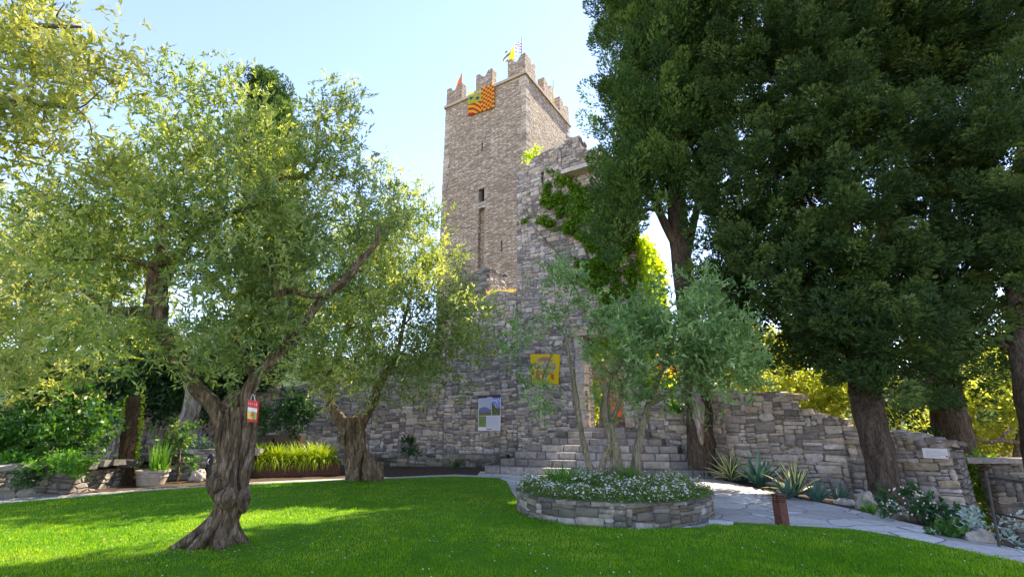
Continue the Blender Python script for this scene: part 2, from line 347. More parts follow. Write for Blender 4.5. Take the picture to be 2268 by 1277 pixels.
sheet('gravel_path', np.concatenate([np.arange(-26, -1.2, .5), [-1.2]]), lambda x: edge(x)-.1, lambda x: edge(x)+(.9 if x > -9 else .9+(-9-x)*.3), 3, .012, M['gravel'])
# pale kerb between lawn and gravel
kb = MB(); xs2 = np.arange(-26, -.4, .5)
for a_, b_ in zip(xs2[:-1], xs2[1:]):
    p0 = np.array([a_, edge(a_)]); p1 = np.array([b_, edge(b_)]); kb.prism([p0+(0, .0), p1+(0, .0), p1+(0, .30), p0+(0, .30)], -.05, .045)
o = kb.build('kerb', M['concrete']); o['kind'] = 'structure'

def scatter_blades(n, pos, h, wd, lean=.5):
    """single-triangle-pair grass blades"""
    a = R.uniform(0, 2*np.pi, n); d = np.stack([np.cos(a), np.sin(a), np.zeros(n)], 1); up = np.array([0, 0, 1.])
    ln = R.uniform(0, lean, n)[:, None]; hh = (h*R.uniform(.5, 1.3, n))[:, None]; ww = wd*R.uniform(.6, 1.3, n)[:, None]
    s = np.stack([-d[:, 1], d[:, 0], d[:, 2]], 1)*ww
    tip = pos+up*hh+d*ln*hh; mid = pos+up*hh*.55+d*ln*hh*.3
    V = np.stack([pos-s, pos+s, mid+s*.7, tip, mid-s*.7], 1).reshape(-1, 3); i = np.arange(n)[:, None]*5
    return V, (i+np.array([0, 1, 2, 3, 4]))
def leaves_flat(pos, L, wd):
    n = len(pos); a = R.uniform(0, 2*np.pi, n); d = np.stack([np.cos(a), np.sin(a), R.normal(0, .15, n)], 1)*L; s_ = np.stack([-np.sin(a), np.cos(a), R.normal(0, .3, n)], 1)*wd
    return np.stack([pos, pos+d*.5+s_/2, pos+d, pos+d*.5-s_/2], 1).reshape(-1, 3), np.arange(n*4).reshape(-1, 4)
n = 230000; yy = 5.0+12*R.random(n)**1.7; xx = R.uniform(-1.05, 1.05, n)*yy*1.02
ok = yy < np.interp(xx, EX, EY)-.03; xx, yy = xx[ok], yy[ok]
hn = np.array([mn.noise(Vector((x*.7, y*.7, 0))) for x, y in zip(xx, yy)])
hn2 = np.array([mn.noise(Vector((x*3.1, y*3.1, 5))) for x, y in zip(xx, yy)])
V, Fc = scatter_blades(len(xx), np.stack([xx, yy, terr(xx)+.03], 1), .036*(1+.5*hn2), .0055)
o = obj('grass', V, Fc, M['blade'], rnd=np.clip(.45+.55*hn+.35*hn2+R.normal(0, .22, len(xx)), 0, 1)); meta(o, 'short green mown grass blades of the lawn', 'grass', kind='stuff')

n = 260; yy = 5.5+10*R.random(n)**1.3; xx = R.uniform(-1., 1., n)*yy; ok = yy < np.interp(xx, EX, EY)-.1; xx, yy = xx[ok], yy[ok]
V = []; r_ = R.uniform(.005, .010, len(xx)); c_ = np.stack([xx, yy, terr(xx)+.066], 1)
for q_ in range(6): a = 2*math.pi*q_/6; V.append(c_+np.stack([r_*math.cos(a), r_*math.sin(a)*.9, r_*.5*math.sin(a)], 1))
o = obj('lawn_daisies', np.stack(V, 1).reshape(-1, 3), np.arange(len(xx)*6).reshape(-1, 6), M['petal'], rnd=R.random(len(xx))*.7); meta(o, 'tiny white flowers dotted through the lawn', 'flowers', kind='stuff')
n = 700; a = R.uniform(0, 2*np.pi, n); r_ = R.gamma(2, 1.1, n); xx = -4.3+np.cos(a)*r_; yy = 7.4+np.sin(a)*r_; ok = (yy > 4) & (yy < np.interp(xx, EX, EY)-.1); xx, yy = xx[ok], yy[ok]
V, Fc = leaves_flat(np.stack([xx, yy, terr(xx)+.062], 1), .055, .014); o = obj('fallen_leaves', V, Fc, M['tan_flower'], rnd=R.random(len(xx))); meta(o, 'dry fallen olive leaves scattered on the grass', 'leaves', kind='stuff')

# ------------------------------------------------------------------ masonry
def stones(pl, s0, s1, zb, zt, holes=(), cw=.07, ch=.052, wr=(2, 8), hr=(1, 5), prot=.036, gap=.005, seed=1, warp=.05, back=.2, off=0):
    """individually shaped face stones packed over a wall plane"""
    rg = random.Random(seed); z0 = min(zb(s) for s in np.linspace(s0, s1, 30)); z1 = max(zt(s) for s in np.linspace(s0, s1, 60))
    nx = int((s1-s0)/cw); nz = int((z1-z0)/ch)+1; occ = np.zeros((nz, nx), bool)
    for j in range(nz):
        zc = z0+(j+.5)*ch
        for i in range(nx):
            s = s0+(i+.5)*cw
            if zc > zt(s) or zc < zb(s)-.1 or any(a < s < b_ and c < zc < d for a, b_, c, d in holes): occ[j, i] = True
    rects = []
    for j in range(nz):
        for i in range(nx):
            if occ[j, i]: continue
            h = rg.choices(range(hr[0], hr[1]+1), [3, 5, 4, 1.6, 1][:hr[1]-hr[0]+1])[0]; w_ = rg.randint(*wr) if h < 3 else rg.randint(h, 2*h+2)
            k = 0
            while k < w_ and i+k < nx and not occ[j, i+k]: k += 1
            if i+k < nx and not occ[j, i+k] and (i+k+1 >= nx or occ[j, i+k+1]): k += 1
            hh = 1
            while hh < h and j+hh < nz and not occ[j+hh, i:i+k].any(): hh += 1
            occ[j:j+hh, i:i+k] = True; rects.append((i, j, k, hh))
    q = np.array(rects, float); n = len(q); rr = np.random.default_rng(seed)
    cs = s0+(q[:, 0]+q[:, 2]/2)*cw; cz = z0+(q[:, 1]+q[:, 3]/2)*ch; hw = q[:, 2]*cw/2-gap; hh = q[:, 3]*ch/2-gap
    m_ = np.minimum(hw, hh); cut = m_*rr.uniform(.15, .8, n)
    ang = [(1, -1, 0), (1, 1, 0)]
    # ring of 8 points, cut corners
    rx = np.stack([hw-cut, hw, hw, hw-cut*.8, -hw+cut, -hw, -hw, -hw+cut*.9], 1); rz = np.stack([-hh, -hh+cut*.8, hh-cut, hh, hh, hh-cut*.7, -hh+cut, -hh], 1)
    jit = (m_*.24)[:, None]; rx = rx+rr.uniform(-1, 1, rx.shape)*jit; rz = rz+rr.uniform(-1, 1, rz.shape)*jit
    pr = rr.uniform(.25, 1.2, n)*prot; tilt = rr.normal(0, .05, (n, 2))
    def lay(f, dep):
        x = rx*f; z = rz*f; dd = dep[:, None]+(x*tilt[:, :1]+z*tilt[:, 1:2] if f < 1.01 else 0)+rr.uniform(-.004, .004, rx.shape)
        return x+cs[:, None], z+cz[:, None], dd
    rings = [lay(1.03, np.full(n, -back)), lay(1.0, pr*.35), lay(.86, pr*.95), ]
    cx, cc, cd = cs[:, None], cz[:, None], (pr*1.15)[:, None]
    S = np.concatenate([r_[0] for r_ in rings]+[cx], 1).ravel(); Z = np.concatenate([r_[1] for r_ in rings]+[cc], 1).ravel(); D = np.concatenate([r_[2] for r_ in rings]+[cd], 1).ravel()
    Z2 = Z+warp*np.sin(S*.9+Z*.5+seed)+warp*.5*np.sin(S*2.3+Z*1.7); S2 = S+warp*.5*np.sin(Z*2.1+S)
    D = D+off
    XY = pl.o[None]+S2[:, None]*pl.d[None]+D[:, None]*pl.n[None]
    V = np.column_stack([XY, Z2])
    T = []
    for a in range(2):
        for k in range(8): T.append((a*8+k, a*8+(k+1) % 8, a*8+8+(k+1) % 8, a*8+8+k))
    for k in range(0, 8, 2): T.append((16+k, 16+(k+1) % 8, 16+(k+2) % 8, 24))
    T = np.array(T); Fc = (np.arange(n)[:, None, None]*25+T[None]).reshape(-1, 4)
    tone = np.clip(rr.random(n)*.95+.1*np.sin(cs*.7+cz*.9), 0, 1)
    return V, Fc, np.repeat(tone, len(T))
def core(pl, s0, s1, zb, zt, thick, holes=(), c=.3, off=-.004):
    """solid body of a wall: cells of the wall face, only outer faces kept; through holes are open"""
    cuts = sorted(set(list(np.round(np.linspace(s0, s1, max(2, int((s1-s0)/c)+1)), 4))+[v for h in holes for v in h[:2]]))
    z0 = min(zb(s) for s in (s0, s1)); z1 = max(zt(s) for s in np.linspace(s0, s1, 60))
    zc = sorted(set(list(np.round(np.arange(z0, z1+c, c), 4))+[v for h in holes for v in h[2:]]))
    nx, nz = len(cuts)-1, len(zc)-1; oc = np.zeros((nx+2, nz+2), bool)
    for i in range(nx):
        sm = (cuts[i]+cuts[i+1])/2
        for j in range(nz):
            zm = (zc[j]+zc[j+1])/2
            oc[i+1, j+1] = zm < zt(sm)-.05 and not any(a < sm < b_ and c_ < zm < d for a, b_, c_, d in holes)
    mb = MB(); V = []; Fc = []
    def q(*p):
        k = len(V); V.extend(p); Fc.append((k, k+1, k+2, k+3))
    f0, f1 = off, off-thick
    for i in range(nx):
        for j in range(nz):
            if not oc[i+1, j+1]: continue
            a, b_, c_, d = cuts[i], cuts[i+1], zc[j], zc[j+1]
            q(pl.pt(a, c_, f0), pl.pt(b_, c_, f0), pl.pt(b_, d, f0), pl.pt(a, d, f0)); q(pl.pt(a, c_, f1), pl.pt(a, d, f1), pl.pt(b_, d, f1), pl.pt(b_, c_, f1))
            if not oc[i, j+1]: q(pl.pt(a, c_, f0), pl.pt(a, d, f0), pl.pt(a, d, f1), pl.pt(a, c_, f1))
            if not oc[i+2, j+1]: q(pl.pt(b_, c_, f0), pl.pt(b_, c_, f1), pl.pt(b_, d, f1), pl.pt(b_, d, f0))
            if not oc[i+1, j]: q(pl.pt(a, c_, f0), pl.pt(a, c_, f1), pl.pt(b_, c_, f1), pl.pt(b_, c_, f0))
            if not oc[i+1, j+2]: q(pl.pt(a, d, f0), pl.pt(b_, d, f0), pl.pt(b_, d, f1), pl.pt(a, d, f1))
    return V, Fc
def caprocks(pl, s0, s1, zt, thick, seed, size=(.22, .5), lift=.0):
    rg = random.Random(seed); mb = MB(); s = s0
    while s < s1:
        l = rg.uniform(*size); d = 0.04
        while d > -thick:
            e = rg.uniform(.2, .5); z = zt(s+l/2)+lift; hh = rg.uniform(.06, .13)
            c_ = pl.pt(s+l/2, z-hh*.15, d-e/2); mb.box(c_, (l*.95, e*.95, hh*1.5), math.atan2(pl.d[1], pl.d[0])+rg.uniform(-.1, .1), jit=.03, r=rg.random()); d -= e
        s += l
    return np.concatenate(mb.V), mb.F, mb.r
def wall_thing(root, pls, thick, mat, seed, cap=True, **k):
    """face stones, core and loose top course of each straight run -> three part meshes"""
    VV = []; FF = []; RR = []; nn = 0; CV = []; CF = []; cn = 0; K = MB()
    for i, (pl, s0, s1, zb, zt, holes) in enumerate(pls):
        V, Fc, r_ = stones(pl, s0, s1, zb, zt, holes, seed=seed+i, **k); VV.append(V); FF.append(Fc+nn); RR.append(r_); nn += len(V)
        V, Fc = core(pl, s0, s1, zb, zt, thick, holes); CV += V; CF += [tuple(a+cn for a in f) for f in Fc]; cn += len(V)
        if cap:
            V, Fc, r_ = caprocks(pl, s0, s1, zt, thick, seed+i); a = K.n; K.V.append(V); K.F += [tuple(x+a for x in f) for f in Fc]; K.n += len(V); K.r += r_
    obj('stone_face', np.concatenate(VV), np.concatenate(FF), mat, root, rnd=np.concatenate(RR))
    obj('wall_core', CV, CF, M['core'], root)
    if cap: K.build('top_course', mat, root)

A = Plane((.25, 22), (.85, -.53))      # the big front wall; s=0 at its left edge
CORNER = A.hit(1410, 600)[0]
def prof(pl, pts, ext=True):
    q = sorted([pl.hit(*p) for p in pts]); a = [v[0] for v in q]; b_ = [v[1] for v in q]
    return lambda s: float(np.interp(s, a, b_))
zt_ruin0 = prof(A, [(1145, 392), (1158, 378), (1170, 366), (1185, 350), (1212, 336), (1240, 326), (1254, 318), (1258, 306), (1281, 306), (1286, 334), (1325, 334), (1350, 345), (1410, 470)])
zt_ruin = lambda s: zt_ruin0(s)+.12*mn.noise(Vector((s*2.5, 0, 0)))
d0 = A.hit(1299, 936); d1 = A.hit(1375, 735)
door = (d0[0], d1[0], 1.58, d1[1]); w0 = A.hit(1288, 416); w1 = A.hit(1345, 398); win = (w0[0], w1[0], w0[1], w1[1])
sl0 = A.hit(1199, 412); sl1 = A.hit(1205.5, 380); slit = (sl0[0], sl1[0]+.02, sl0[1], sl1[1])
ruin = thing('ruined_wall', 'tall ruined rubble wall with open doorway at the top of the stone steps', 'ruin', (*A.pt(0, 0)[:2], 0))
zb0 = lambda s: -.1
Bp = Plane(A.pt(CORNER, 0)[:2], (.53, .85)); Bp.n = np.array([.85, -.53])/1.0017
zt_side = lambda s: 9.9-.25*s+.15*mn.noise(Vector((s*2, 3, 0)))
wall_thing(ruin, [(A, 0, CORNER, zb0, zt_ruin, [door, win, slit]), (Bp, .02, 4.7, zb0, zt_side, [])], .9, M['stone'], 11, warp=.06)
# dressed jambs and lintel of the doorway
jm = MB()
for side in (0, 1):
    z = 1.6
    while z < door[3]-.2:
        h = random.uniform(.3, .6); sx = door[side]+(-.16 if side == 0 else .16); c_ = A.pt(sx, z+h/2, -.15); jm.box(c_, (random.uniform(.34, .4), .55, h-.02), math.atan2(A.d[1], A.d[0]), jit=.008, r=random.uniform(.5, .9)); z += h
jm.box(A.pt((door[0]+door[1])/2, door[3]+.18, -.12), (door[1]-door[0]+.9, .6, .36), math.atan2(A.d[1], A.d[0]), jit=.015, r=.75)
jm.build('door_surround', M['stone'], ruin)
lb = MB(); l0 = A.hit(1262, 392); l1 = A.hit(1345, 372)
lb.box(A.pt((l0[0]+l1[0])/2, (l0[1]+l1[1])/2+.1, .12), (l1[0]-l0[0]+.4, .9, .24), math.atan2(A.d[1], A.d[0]), jit=.03, r=.85); lb.build('ledge', M['stone'], ruin)

# wall running on to the left of the ruin
pts = [np.array([-18.5, 19.4]), np.array([-10, 22.0]), np.array([-3.2, 23.0]), np.array([.25, 22.02])]
lw = thing('rubble_wall', 'long rubble garden wall left of the ruin, behind the olives, stepping down to the left', 'wall', (-3.2, 23, 0))
segs = []; xt = [-18.5, -12, -8, -5, -3.4, -2.6, -1.6, -.9, .25]; zt_ = [2.5, 3.0, 3.7, 4.6, 5.6, 6.6, 7.7, 7.9, 7.9]
for a_, b_ in zip(pts[:-1], pts[1:]):
    pl = Plane(a_, b_-a_); L = np.linalg.norm(b_-a_)
    f = (lambda pl: lambda s: float(np.interp(pl.o[0]+pl.d[0]*s, xt, zt_))+.1*mn.noise(Vector((s*1.7, 7, 0))))(pl)
    segs.append((pl, 0, L, zb0, f, []))
wall_thing(lw, segs, .8, M['stone'], 31)
LW = segs
# low plinth course at the wall foot
fp = Plane((-6, 21.9), (5.6, -.9)); ft = thing('wall_plinth', 'low stone bench-like plinth along the foot of the left rubble wall', 'plinth', (-3.5, 21.6, 0))
wall_thing(ft, [(fp, 0, 5.8, zb0, lambda s: .42, [])], .7, M['stone_moss'], 51, cap=True)
# pier block with a sunlit side, on the left wall
Tpl = Plane((1.03, 30), (.85, -.53))
pb = thing('wall_pier', 'broken square masonry pier with sunlit right side, on the wall before the tower', 'pier', (-1.4, 23.0, 0))
mbp = MB(); q0 = P(1018, 640, 23.4); q1 = P(1090, 600, 23.4); zt1 = P(1055, 597, 23.4)[2]; zb1 = 7.0
PPl = Plane(P(1016, 640, 24.3)[:2], (.85, -.53)); Lp = PPl.hit(1084, 640)[0]
wall_thing(pb, [(PPl, 0, Lp, lambda s: 6.2, lambda s: zt1+.1*math.sin(s*5), [])], 1.6, M['stone_moss'], 61, prot=.03)
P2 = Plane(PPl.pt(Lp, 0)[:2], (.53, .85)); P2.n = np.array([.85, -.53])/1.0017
V, Fc, r_ = stones(P2, 0, 1.6, lambda s: 6.2, lambda s: zt1, seed=64); obj('stone_side', V, Fc, M['stone_rusty_lit'], pb, rnd=r_)  # paler warm stone than the front: sunlight painted into this side's colour

# right low wall
rp = [A.pt(CORNER+.05, 0)[:2], np.array([7.1, 17.72]), np.array([9.9, 14.7]), np.array([11.2, 12.6])]
rw = thing('boundary_wall', 'low grey boundary wall of big rubble stones falling away to the right beside the path', 'wall', (9, 15.5, 0))
segs = []
tops = {0: [(1415, 860), (1560, 865)], 1: [(1565, 868), (1700, 872), (1757, 876), (1764, 905), (1900, 945)], 2: [(1900, 945), (1985, 957), (2060, 975), (2130, 990), (2150, 1004)]}
for i in range(3):
    pl = Plane(rp[i], rp[i+1]-rp[i]); L = np.linalg.norm(rp[i+1]-rp[i]); f0_ = prof(pl, tops[i]); ph = i*3.3
    f = (lambda f0_, ph: lambda s: f0_(s)+.05*mn.noise(Vector((s*3, ph, 0))))(f0_, ph)
    segs.append((pl, 0, L, (lambda pl: lambda s: float(terr(pl.o[0]+pl.d[0]*s))-.3)(pl), f, [])); 
wall_thing(rw, segs, .55, M['stone'], 71, prot=.045, cw=.08, ch=.050, wr=(2, 8), hr=(1, 5), gap=.006)
RW = segs
# far wall behind the gap at the right edge
fw = thing('corner_wall', 'dark rubble wall with a pale slab coping beyond the gap at the right edge', 'wall', (13, 12.4, -1.4))
fpl = Plane(P(2188, 1020, 13.4)[:2], (1, -.22)); zc_ = P(2210, 1024, 13.3)[2]
wall_thing(fw, [(fpl, 0, 5, lambda s: -2.6, lambda s: zc_, [])], .5, M['stone_moss'], 81, cap=False)
cb = MB()
for k, (a_, b_) in enumerate([(-.55, 1.0), (1.02, 2.4), (2.42, 4.0)]): cb.box(fpl.pt((a_+b_)/2, zc_+.05+.003*k, -.2), (b_-a_, .72, .12), math.atan2(fpl.d[1], fpl.d[0]), jit=.012)
cb.build('coping', M['cap'], fw)

# ------------------------------------------------------------------ steps and inner terrace
Lx = [1075, 1110, 1142, 1170, 1207, 1234]; Rx = [1596, 1558, 1524, 1500, 1465, 1430]
LY = [18.3, 18.7, 19.05, 19.4, 19.75, 20.1]; RY = [16.55, 16.95, 17.3, 17.6, 17.9, 18.2]
stp = thing('stone_steps', 'flight of six wide grey stone steps narrowing up to the ruin doorway', 'steps', (2.6, 17.6, 0))
for i in range(6):
    z = .24*(i+1); zz = z-.24; a_ = P(Lx[i], 1000, LY[i])[:2]; b_ = P(Rx[i], 1000, RY[i])[:2]; pl = Plane(a_, b_-a_); L = np.linalg.norm(b_-a_)
    mid = (a_+b_)/2+pl.n*.28
    c1 = mid*2-(a_+b_)/2; ts = np.linspace(0, 1, 9); arc = [(1-t_)**2*a_+2*t_*(1-t_)*c1+t_*t_*b_ for t_ in ts]
    back = np.array([.53, .85]); bl = a_+back*(2.6-.2*i); br = b_+back*1.2
    mb = MB(); mb.prism([p-pl.n*.05 for p in arc]+[br, bl], -.1 if i == 0 else zz-.05, z-.012, r=.5)
    # front blocks following the arc
    seg_l = [0]; 
    for p, q_ in zip(arc[:-1], arc[1:]): seg_l.append(seg_l[-1]+np.linalg.norm(q_-p))
    def at(s): return np.array([np.interp(s, seg_l, [p[k] for p in arc]) for k in (0, 1)])
    s = 0
    while s < seg_l[-1]-.15:
        l = min(random.choice([.35, .5, .6, .75, .9]), seg_l[-1]-s)
        if seg_l[-1]-s-l < .2: l = seg_l[-1]-s
        p0, p1 = at(s), at(s+l); c_ = (p0+p1)/2-pl.n*(.19+random.uniform(-.012, .012)); dd = p1-p0
        bm = bmesh.new(); bmesh.ops.create_cube(bm, size=1); bmesh.ops.scale(bm, vec=(l-.032, .42, .226), verts=bm.verts)
        bmesh.ops.bevel(bm, geom=bm.edges[:], offset=.022, segments=2, affect='EDGES', profile=.6)
        V = np.array([v.co[:] for v in bm.verts]); V += R.uniform(-.004, .004, V.shape); Fq = [[v.index for v in f.verts] for f in bm.faces]; bm.free()
        an = math.atan2(dd[1], dd[0]); c2, s2 = math.cos(an), math.sin(an); V = V@np.array([[c2, s2, 0], [-s2, c2, 0], [0, 0, 1]])
        mb.add(V+np.array([c_[0], c_[1], z-.118+random.uniform(-.004, .006)]), Fq); s += l
    mb.build('step', M['stone_step'], stp)
mb = MB(); mb.prism([A.pt(d0[0]-1.1, 0, .03)[:2], A.pt(d0[0]-1.1, 0, .8)[:2], A.pt(d1[0]+.9, 0, .8)[:2], A.pt(d1[0]+.9, 0, .03)[:2]], .2, 1.44, r=.4)
mb.prism([A.pt(door[0]+.01, 0, -.9)[:2], A.pt(door[0]+.01, 0, .3)[:2], A.pt(door[1]-.01, 0, .3)[:2], A.pt(door[1]-.01, 0, -.9)[:2]], 1.3, 1.60, r=.7); mb.build('landing', M['stone_step'], stp)
mb = MB(); mb.prism([A.pt(-1, 0, -.95)[:2], A.pt(CORNER-.95, 0, -.95)[:2], A.pt(CORNER-.95, 0, -8)[:2], A.pt(-1, 0, -8)[:2]], .5, 1.58)
o = mb.build('courtyard_ground', M['gravel']); o['kind'] = 'structure'

# ------------------------------------------------------------------ tower
W = 7.8; ex = np.array([.85, -.53])/1.0017; ey = np.array([.53, .85])/1.0017; org = np.array([1.03, 30])-ex*W
tow = thing('stone_tower', 'tall square castle tower of grey-brown rubble with swallowtail battlements', 'tower', (*org, 0), math.atan2(ex[1], ex[0]))
Tp = Plane(org, ex); HT = Tp.hit(1162, 160)[1]
def L2W(x, y, z): q = org+ex*x+ey*y; return (q[0], q[1], z)
def rect(p0, p1):
    a, b_ = Tp.hit(*p0), Tp.hit(*p1); return (min(a[0], b_[0]), max(a[0], b_[0]), min(a[1], b_[1]), max(a[1], b_[1]))
holes = [(*rect((1066.5, 315), (1069.5, 335)), .5), (*rect((1060.5, 420), (1072.5, 445)), .5), (*rect((1060, 462), (1071, 592)), .35), (*rect((1109.5, 533), (1112.5, 556)), .5), (*rect((1012.5, 558), (1015.5, 578)), .5)]
xs = sorted({0, W} | {v for h in holes for v in h[:2]}); zs = sorted({0, HT} | {v for h in holes for v in h[2:4]} | set(np.arange(2, HT, 2)))
V = []; Fc = []; DV = []; DF = []
def q4(V, Fc, *p): k = len(V); V.extend([L2W(*v) for v in p]); Fc.append((k, k+1, k+2, k+3))
for i in range(len(xs)-1):
    for j in range(len(zs)-1):
        a, b_, c_, d = xs[i], xs[i+1], zs[j], zs[j+1]
        if not any(h[0] < (a+b_)/2 < h[1] and h[2] < (c_+d)/2 < h[3] for h in holes): q4(V, Fc, (a, 0, c_), (b_, 0, c_), (b_, 0, d), (a, 0, d))
for a, b_, c_, d, dp in holes:
    q4(V, Fc, (a, 0, c_), (a, 0, d), (a, dp, d), (a, dp, c_)); q4(V, Fc, (b_, 0, c_), (b_, dp, c_), (b_, dp, d), (b_, 0, d))
    q4(V, Fc, (a, 0, c_), (a, dp, c_), (b_, dp, c_), (b_, 0, c_)); q4(V, Fc, (a, 0, d), (b_, 0, d), (b_, dp, d), (a, dp, d))
    if dp < .4: q4(V, Fc, (a, dp, c_), (b_, dp, c_), (b_, dp, d), (a, dp, d))
    else: q4(DV, DF, (a-.1, dp, c_-.1), (b_+.1, dp, c_-.1), (b_+.1, dp, d+.1), (a-.1, dp, d+.1))
q4(V, Fc, (W, 0, 0), (W, W, 0), (W, W, HT), (W, 0, HT)); q4(V, Fc, (0, 0, 0), (0, 0, HT), (0, W, HT), (0, W, 0)); q4(V, Fc, (0, W, 0), (0, W, HT), (W, W, HT), (W, W, 0)); q4(V, Fc, (0, .0, HT), (W, 0, HT), (W, W, HT), (0, W, HT))
obj('wall', V, Fc, M['tower'], tow); [obj('window', DV[4*k:4*k+4], [(0, 1, 2, 3)], M['dark'], tow) for k in range(len(DF))]  # near-black back sheets paint the shade inside the openings
# corner quoins give the arrises an uneven edge
QM = [MB(), MB(), MB()]
z = 0
while z < HT-.3:
    h = random.uniform(.18, .38)
    for qm, (cx, cy) in zip(QM, ((W, 0), (0, 0), (W, W))):
        l1, l2 = random.uniform(.3, .7), random.uniform(.3, .7); o_ = random.uniform(.012, .035)
        x0, x1 = (cx-l1, cx+o_) if cx > 0 else (cx-o_, cx+l1); y0, y1 = (cy-o_, cy+l2) if cy == 0 else (cy-l2, cy+o_)
        V = [L2W(x, y, zz) for zz in (z, z+h-.02) for (x, y) in ((x0, y0), (x1, y0), (x1, y1), (x0, y1))]; qm.add(np.array(V)+R.uniform(-.008, .008, (8, 3)), [(0, 3, 2, 1), (4, 5, 6, 7), (0, 1, 5, 4), (1, 2, 6, 5), (2, 3, 7, 6), (3, 0, 4, 7)])
    z += h
M['quoin'] = stone_mat('quoin_stone', [(0, (.38, .31, .23)), (.5, (.55, .46, .35)), (1, (.70, .62, .50))])
[qm.build('quoins', M['quoin'], tow) for qm in QM]
sm = MB()  # string course
for a, b_ in (((-.14, -.14), (W+.14, .02)), ((W-.02, .03), (W+.14, W-.0)), ((-.14, W-.01), (W+.14, W+.14)), ((-.14, .03), (.02, W-.02))):
    sm.prism([L2W(a[0], a[1], 0)[:2], L2W(b_[0], a[1], 0)[:2], L2W(b_[0], b_[1], 0)[:2], L2W(a[0], b_[1], 0)[:2]], HT-.22, HT+.02)
sm.build('string_course', M['quoin'], tow)
wf = MB(); h = holes[1]; cx = (h[0]+h[1])/2
for (x, z, w_, hh) in ((h[0]-.16, (h[2]+h[3])/2, .3, .62), (h[1]+.16, (h[2]+h[3])/2, .28, .8), (cx, h[2]-.15, .9, .24), (cx, h[3]+.12, .8, .2)):
    V = [L2W(x+a*w_/2, -.03 if f else .1, z+b_*hh/2) for f in (1, 0) for (a, b_) in ((-1, -1), (1, -1), (1, 1), (-1, 1))]; wf.add(V, [(0, 1, 2, 3), (4, 7, 6, 5), (0, 4, 5, 1), (1, 5, 6, 2), (2, 6, 7, 3), (3, 7, 4, 0)], 1)
wf.build('window_frame', M['cap'], tow)
MH = 1.3; MT = .62
def merlon(arms):
    """arms: list of (x0,x1,y0,y1, axis) boxes; swallowtail notch cut in the top of each arm"""
    mb = MB()
    for (x0, x1, y0, y1, ax, half) in arms:
        n_ = 12; hi = []
        for k in range(n_+1):
            f = k/n_; g = {'full': abs(f-.5)*2, 'lo': 1-f, 'hi': f}[half]
            hi.append(HT+MH+.5*min(1, max(0, g-.08)/.42)+random.uniform(-.05, .04))
        for k in range(n_):
            f0, f1 = k/n_, (k+1)/n_
            if ax == 'x': c = [(x0+(x1-x0)*f0, y0), (x0+(x1-x0)*f1, y0), (x0+(x1-x0)*f1, y1), (x0+(x1-x0)*f0, y1)]; hh = [hi[k], hi[k+1], hi[k+1], hi[k]]
            else: c = [(x0, y0+(y1-y0)*f0), (x1, y0+(y1-y0)*f0), (x1, y0+(y1-y0)*f1), (x0, y0+(y1-y0)*f1)]; hh = [hi[k], hi[k], hi[k+1], hi[k+1]]
            V = [L2W(a, b_, HT+.02) for a, b_ in c]+[L2W(a, b_, h_) for (a, b_), h_ in zip(c, hh)]
            fs = [(4, 5, 6, 7), (0, 1, 5, 4), (2, 3, 7, 6)] if ax == 'x' else [(4, 5, 6, 7), (1, 2, 6, 5), (3, 0, 4, 7)]
            if k == 0: fs.append((3, 0, 4, 7) if ax == 'x' else (0, 1, 5, 4))
            if k == n_-1: fs.append((1, 2, 6, 5) if ax == 'x' else (2, 3, 7, 6))
            mb.add(V, fs)
    return obj('merlon', np.concatenate(mb.V), mb.F, M['tower'], tow)
c = 1.62; g0 = (W-c)/2
merlon([(.0, c, .01, MT, 'x', 'full')]); merlon([(g0, g0+c, .01, MT, 'x', 'full')])
merlon([(W-c, W-.01, .01, MT, 'x', 'full'), (W-MT, W-.012, MT+.01, c, 'y', 'full')])
merlon([(W-MT, W-.01, g0, g0+c, 'y', 'full')]); merlon([(W-MT, W-.01, W-c-.2, W-.01, 'y', 'full')])
merlon([(.01, MT, g0, g0+c, 'y', 'full')]); merlon([(.0, c, W-MT, W-.01, 'x', 'full')]); merlon([(g0, g0+c, W-MT, W-.01, 'x', 'full')])

# ------------------------------------------------------------------ printed cloths and boards (colours painted cell by cell on a real sheet)
def painted_sheet(name, corners, nx, ny, fn, mat, parent=None, wave=0, wdir=None, thick=None, freq=7):
    """corners: bottom-left, bottom-right, top-right, top-left"""
    bl, br, tr, tl = [np.array(c_, float) for c_ in corners]; nrm = np.cross(br-bl, tl-bl); nrm /= np.linalg.norm(nrm); V = []; Fc = []; col = []
    for j in range(ny+1):
        for i in range(nx+1):
            u, v = i/nx, j/ny; p = (bl*(1-u)+br*u)*(1-v)+(tl*(1-u)+tr*u)*v
            V.append(p+nrm*wave*math.sin(u*freq+v*2.3+.6)*(1-.6*v if wdir is None else 1))
    for j in range(ny):
        for i in range(nx):
            a = j*(nx+1)+i; Fc.append((a, a+1, a+nx+2, a+nx+1)); col.append(fn((i+.5)/nx, (j+.5)/ny))
    if thick:
        k = len(V); n_ = len(V); V += [v-nrm*thick for v in V[:n_]]; f2 = [(a+k, d+k, c_+k, b_+k) for a, b_, c_, d in Fc]
        bd = [(0, nx)]; r1 = [i for i in range(nx+1)]+[j*(nx+1)+nx for j in range(1, ny+1)]+[ny*(nx+1)+i for i in range(nx-1, -1, -1)]+[j*(nx+1) for j in range(ny-1, 0, -1)]
        ed = [(r1[q], r1[q]+k, r1[(q+1) % len(r1)]+k, r1[(q+1) % len(r1)]) for q in range(len(r1))]
        col = col+[col[0]]*(len(f2)+len(ed)); Fc = Fc+f2+ed
    return obj(name, V, Fc, mat, parent, col=np.array(col), smooth=False)
YEL = (.85, .50, .01); RED = (.55, .03, .015); BLU = (.03, .06, .22); LIME = (.50, .55, .02)
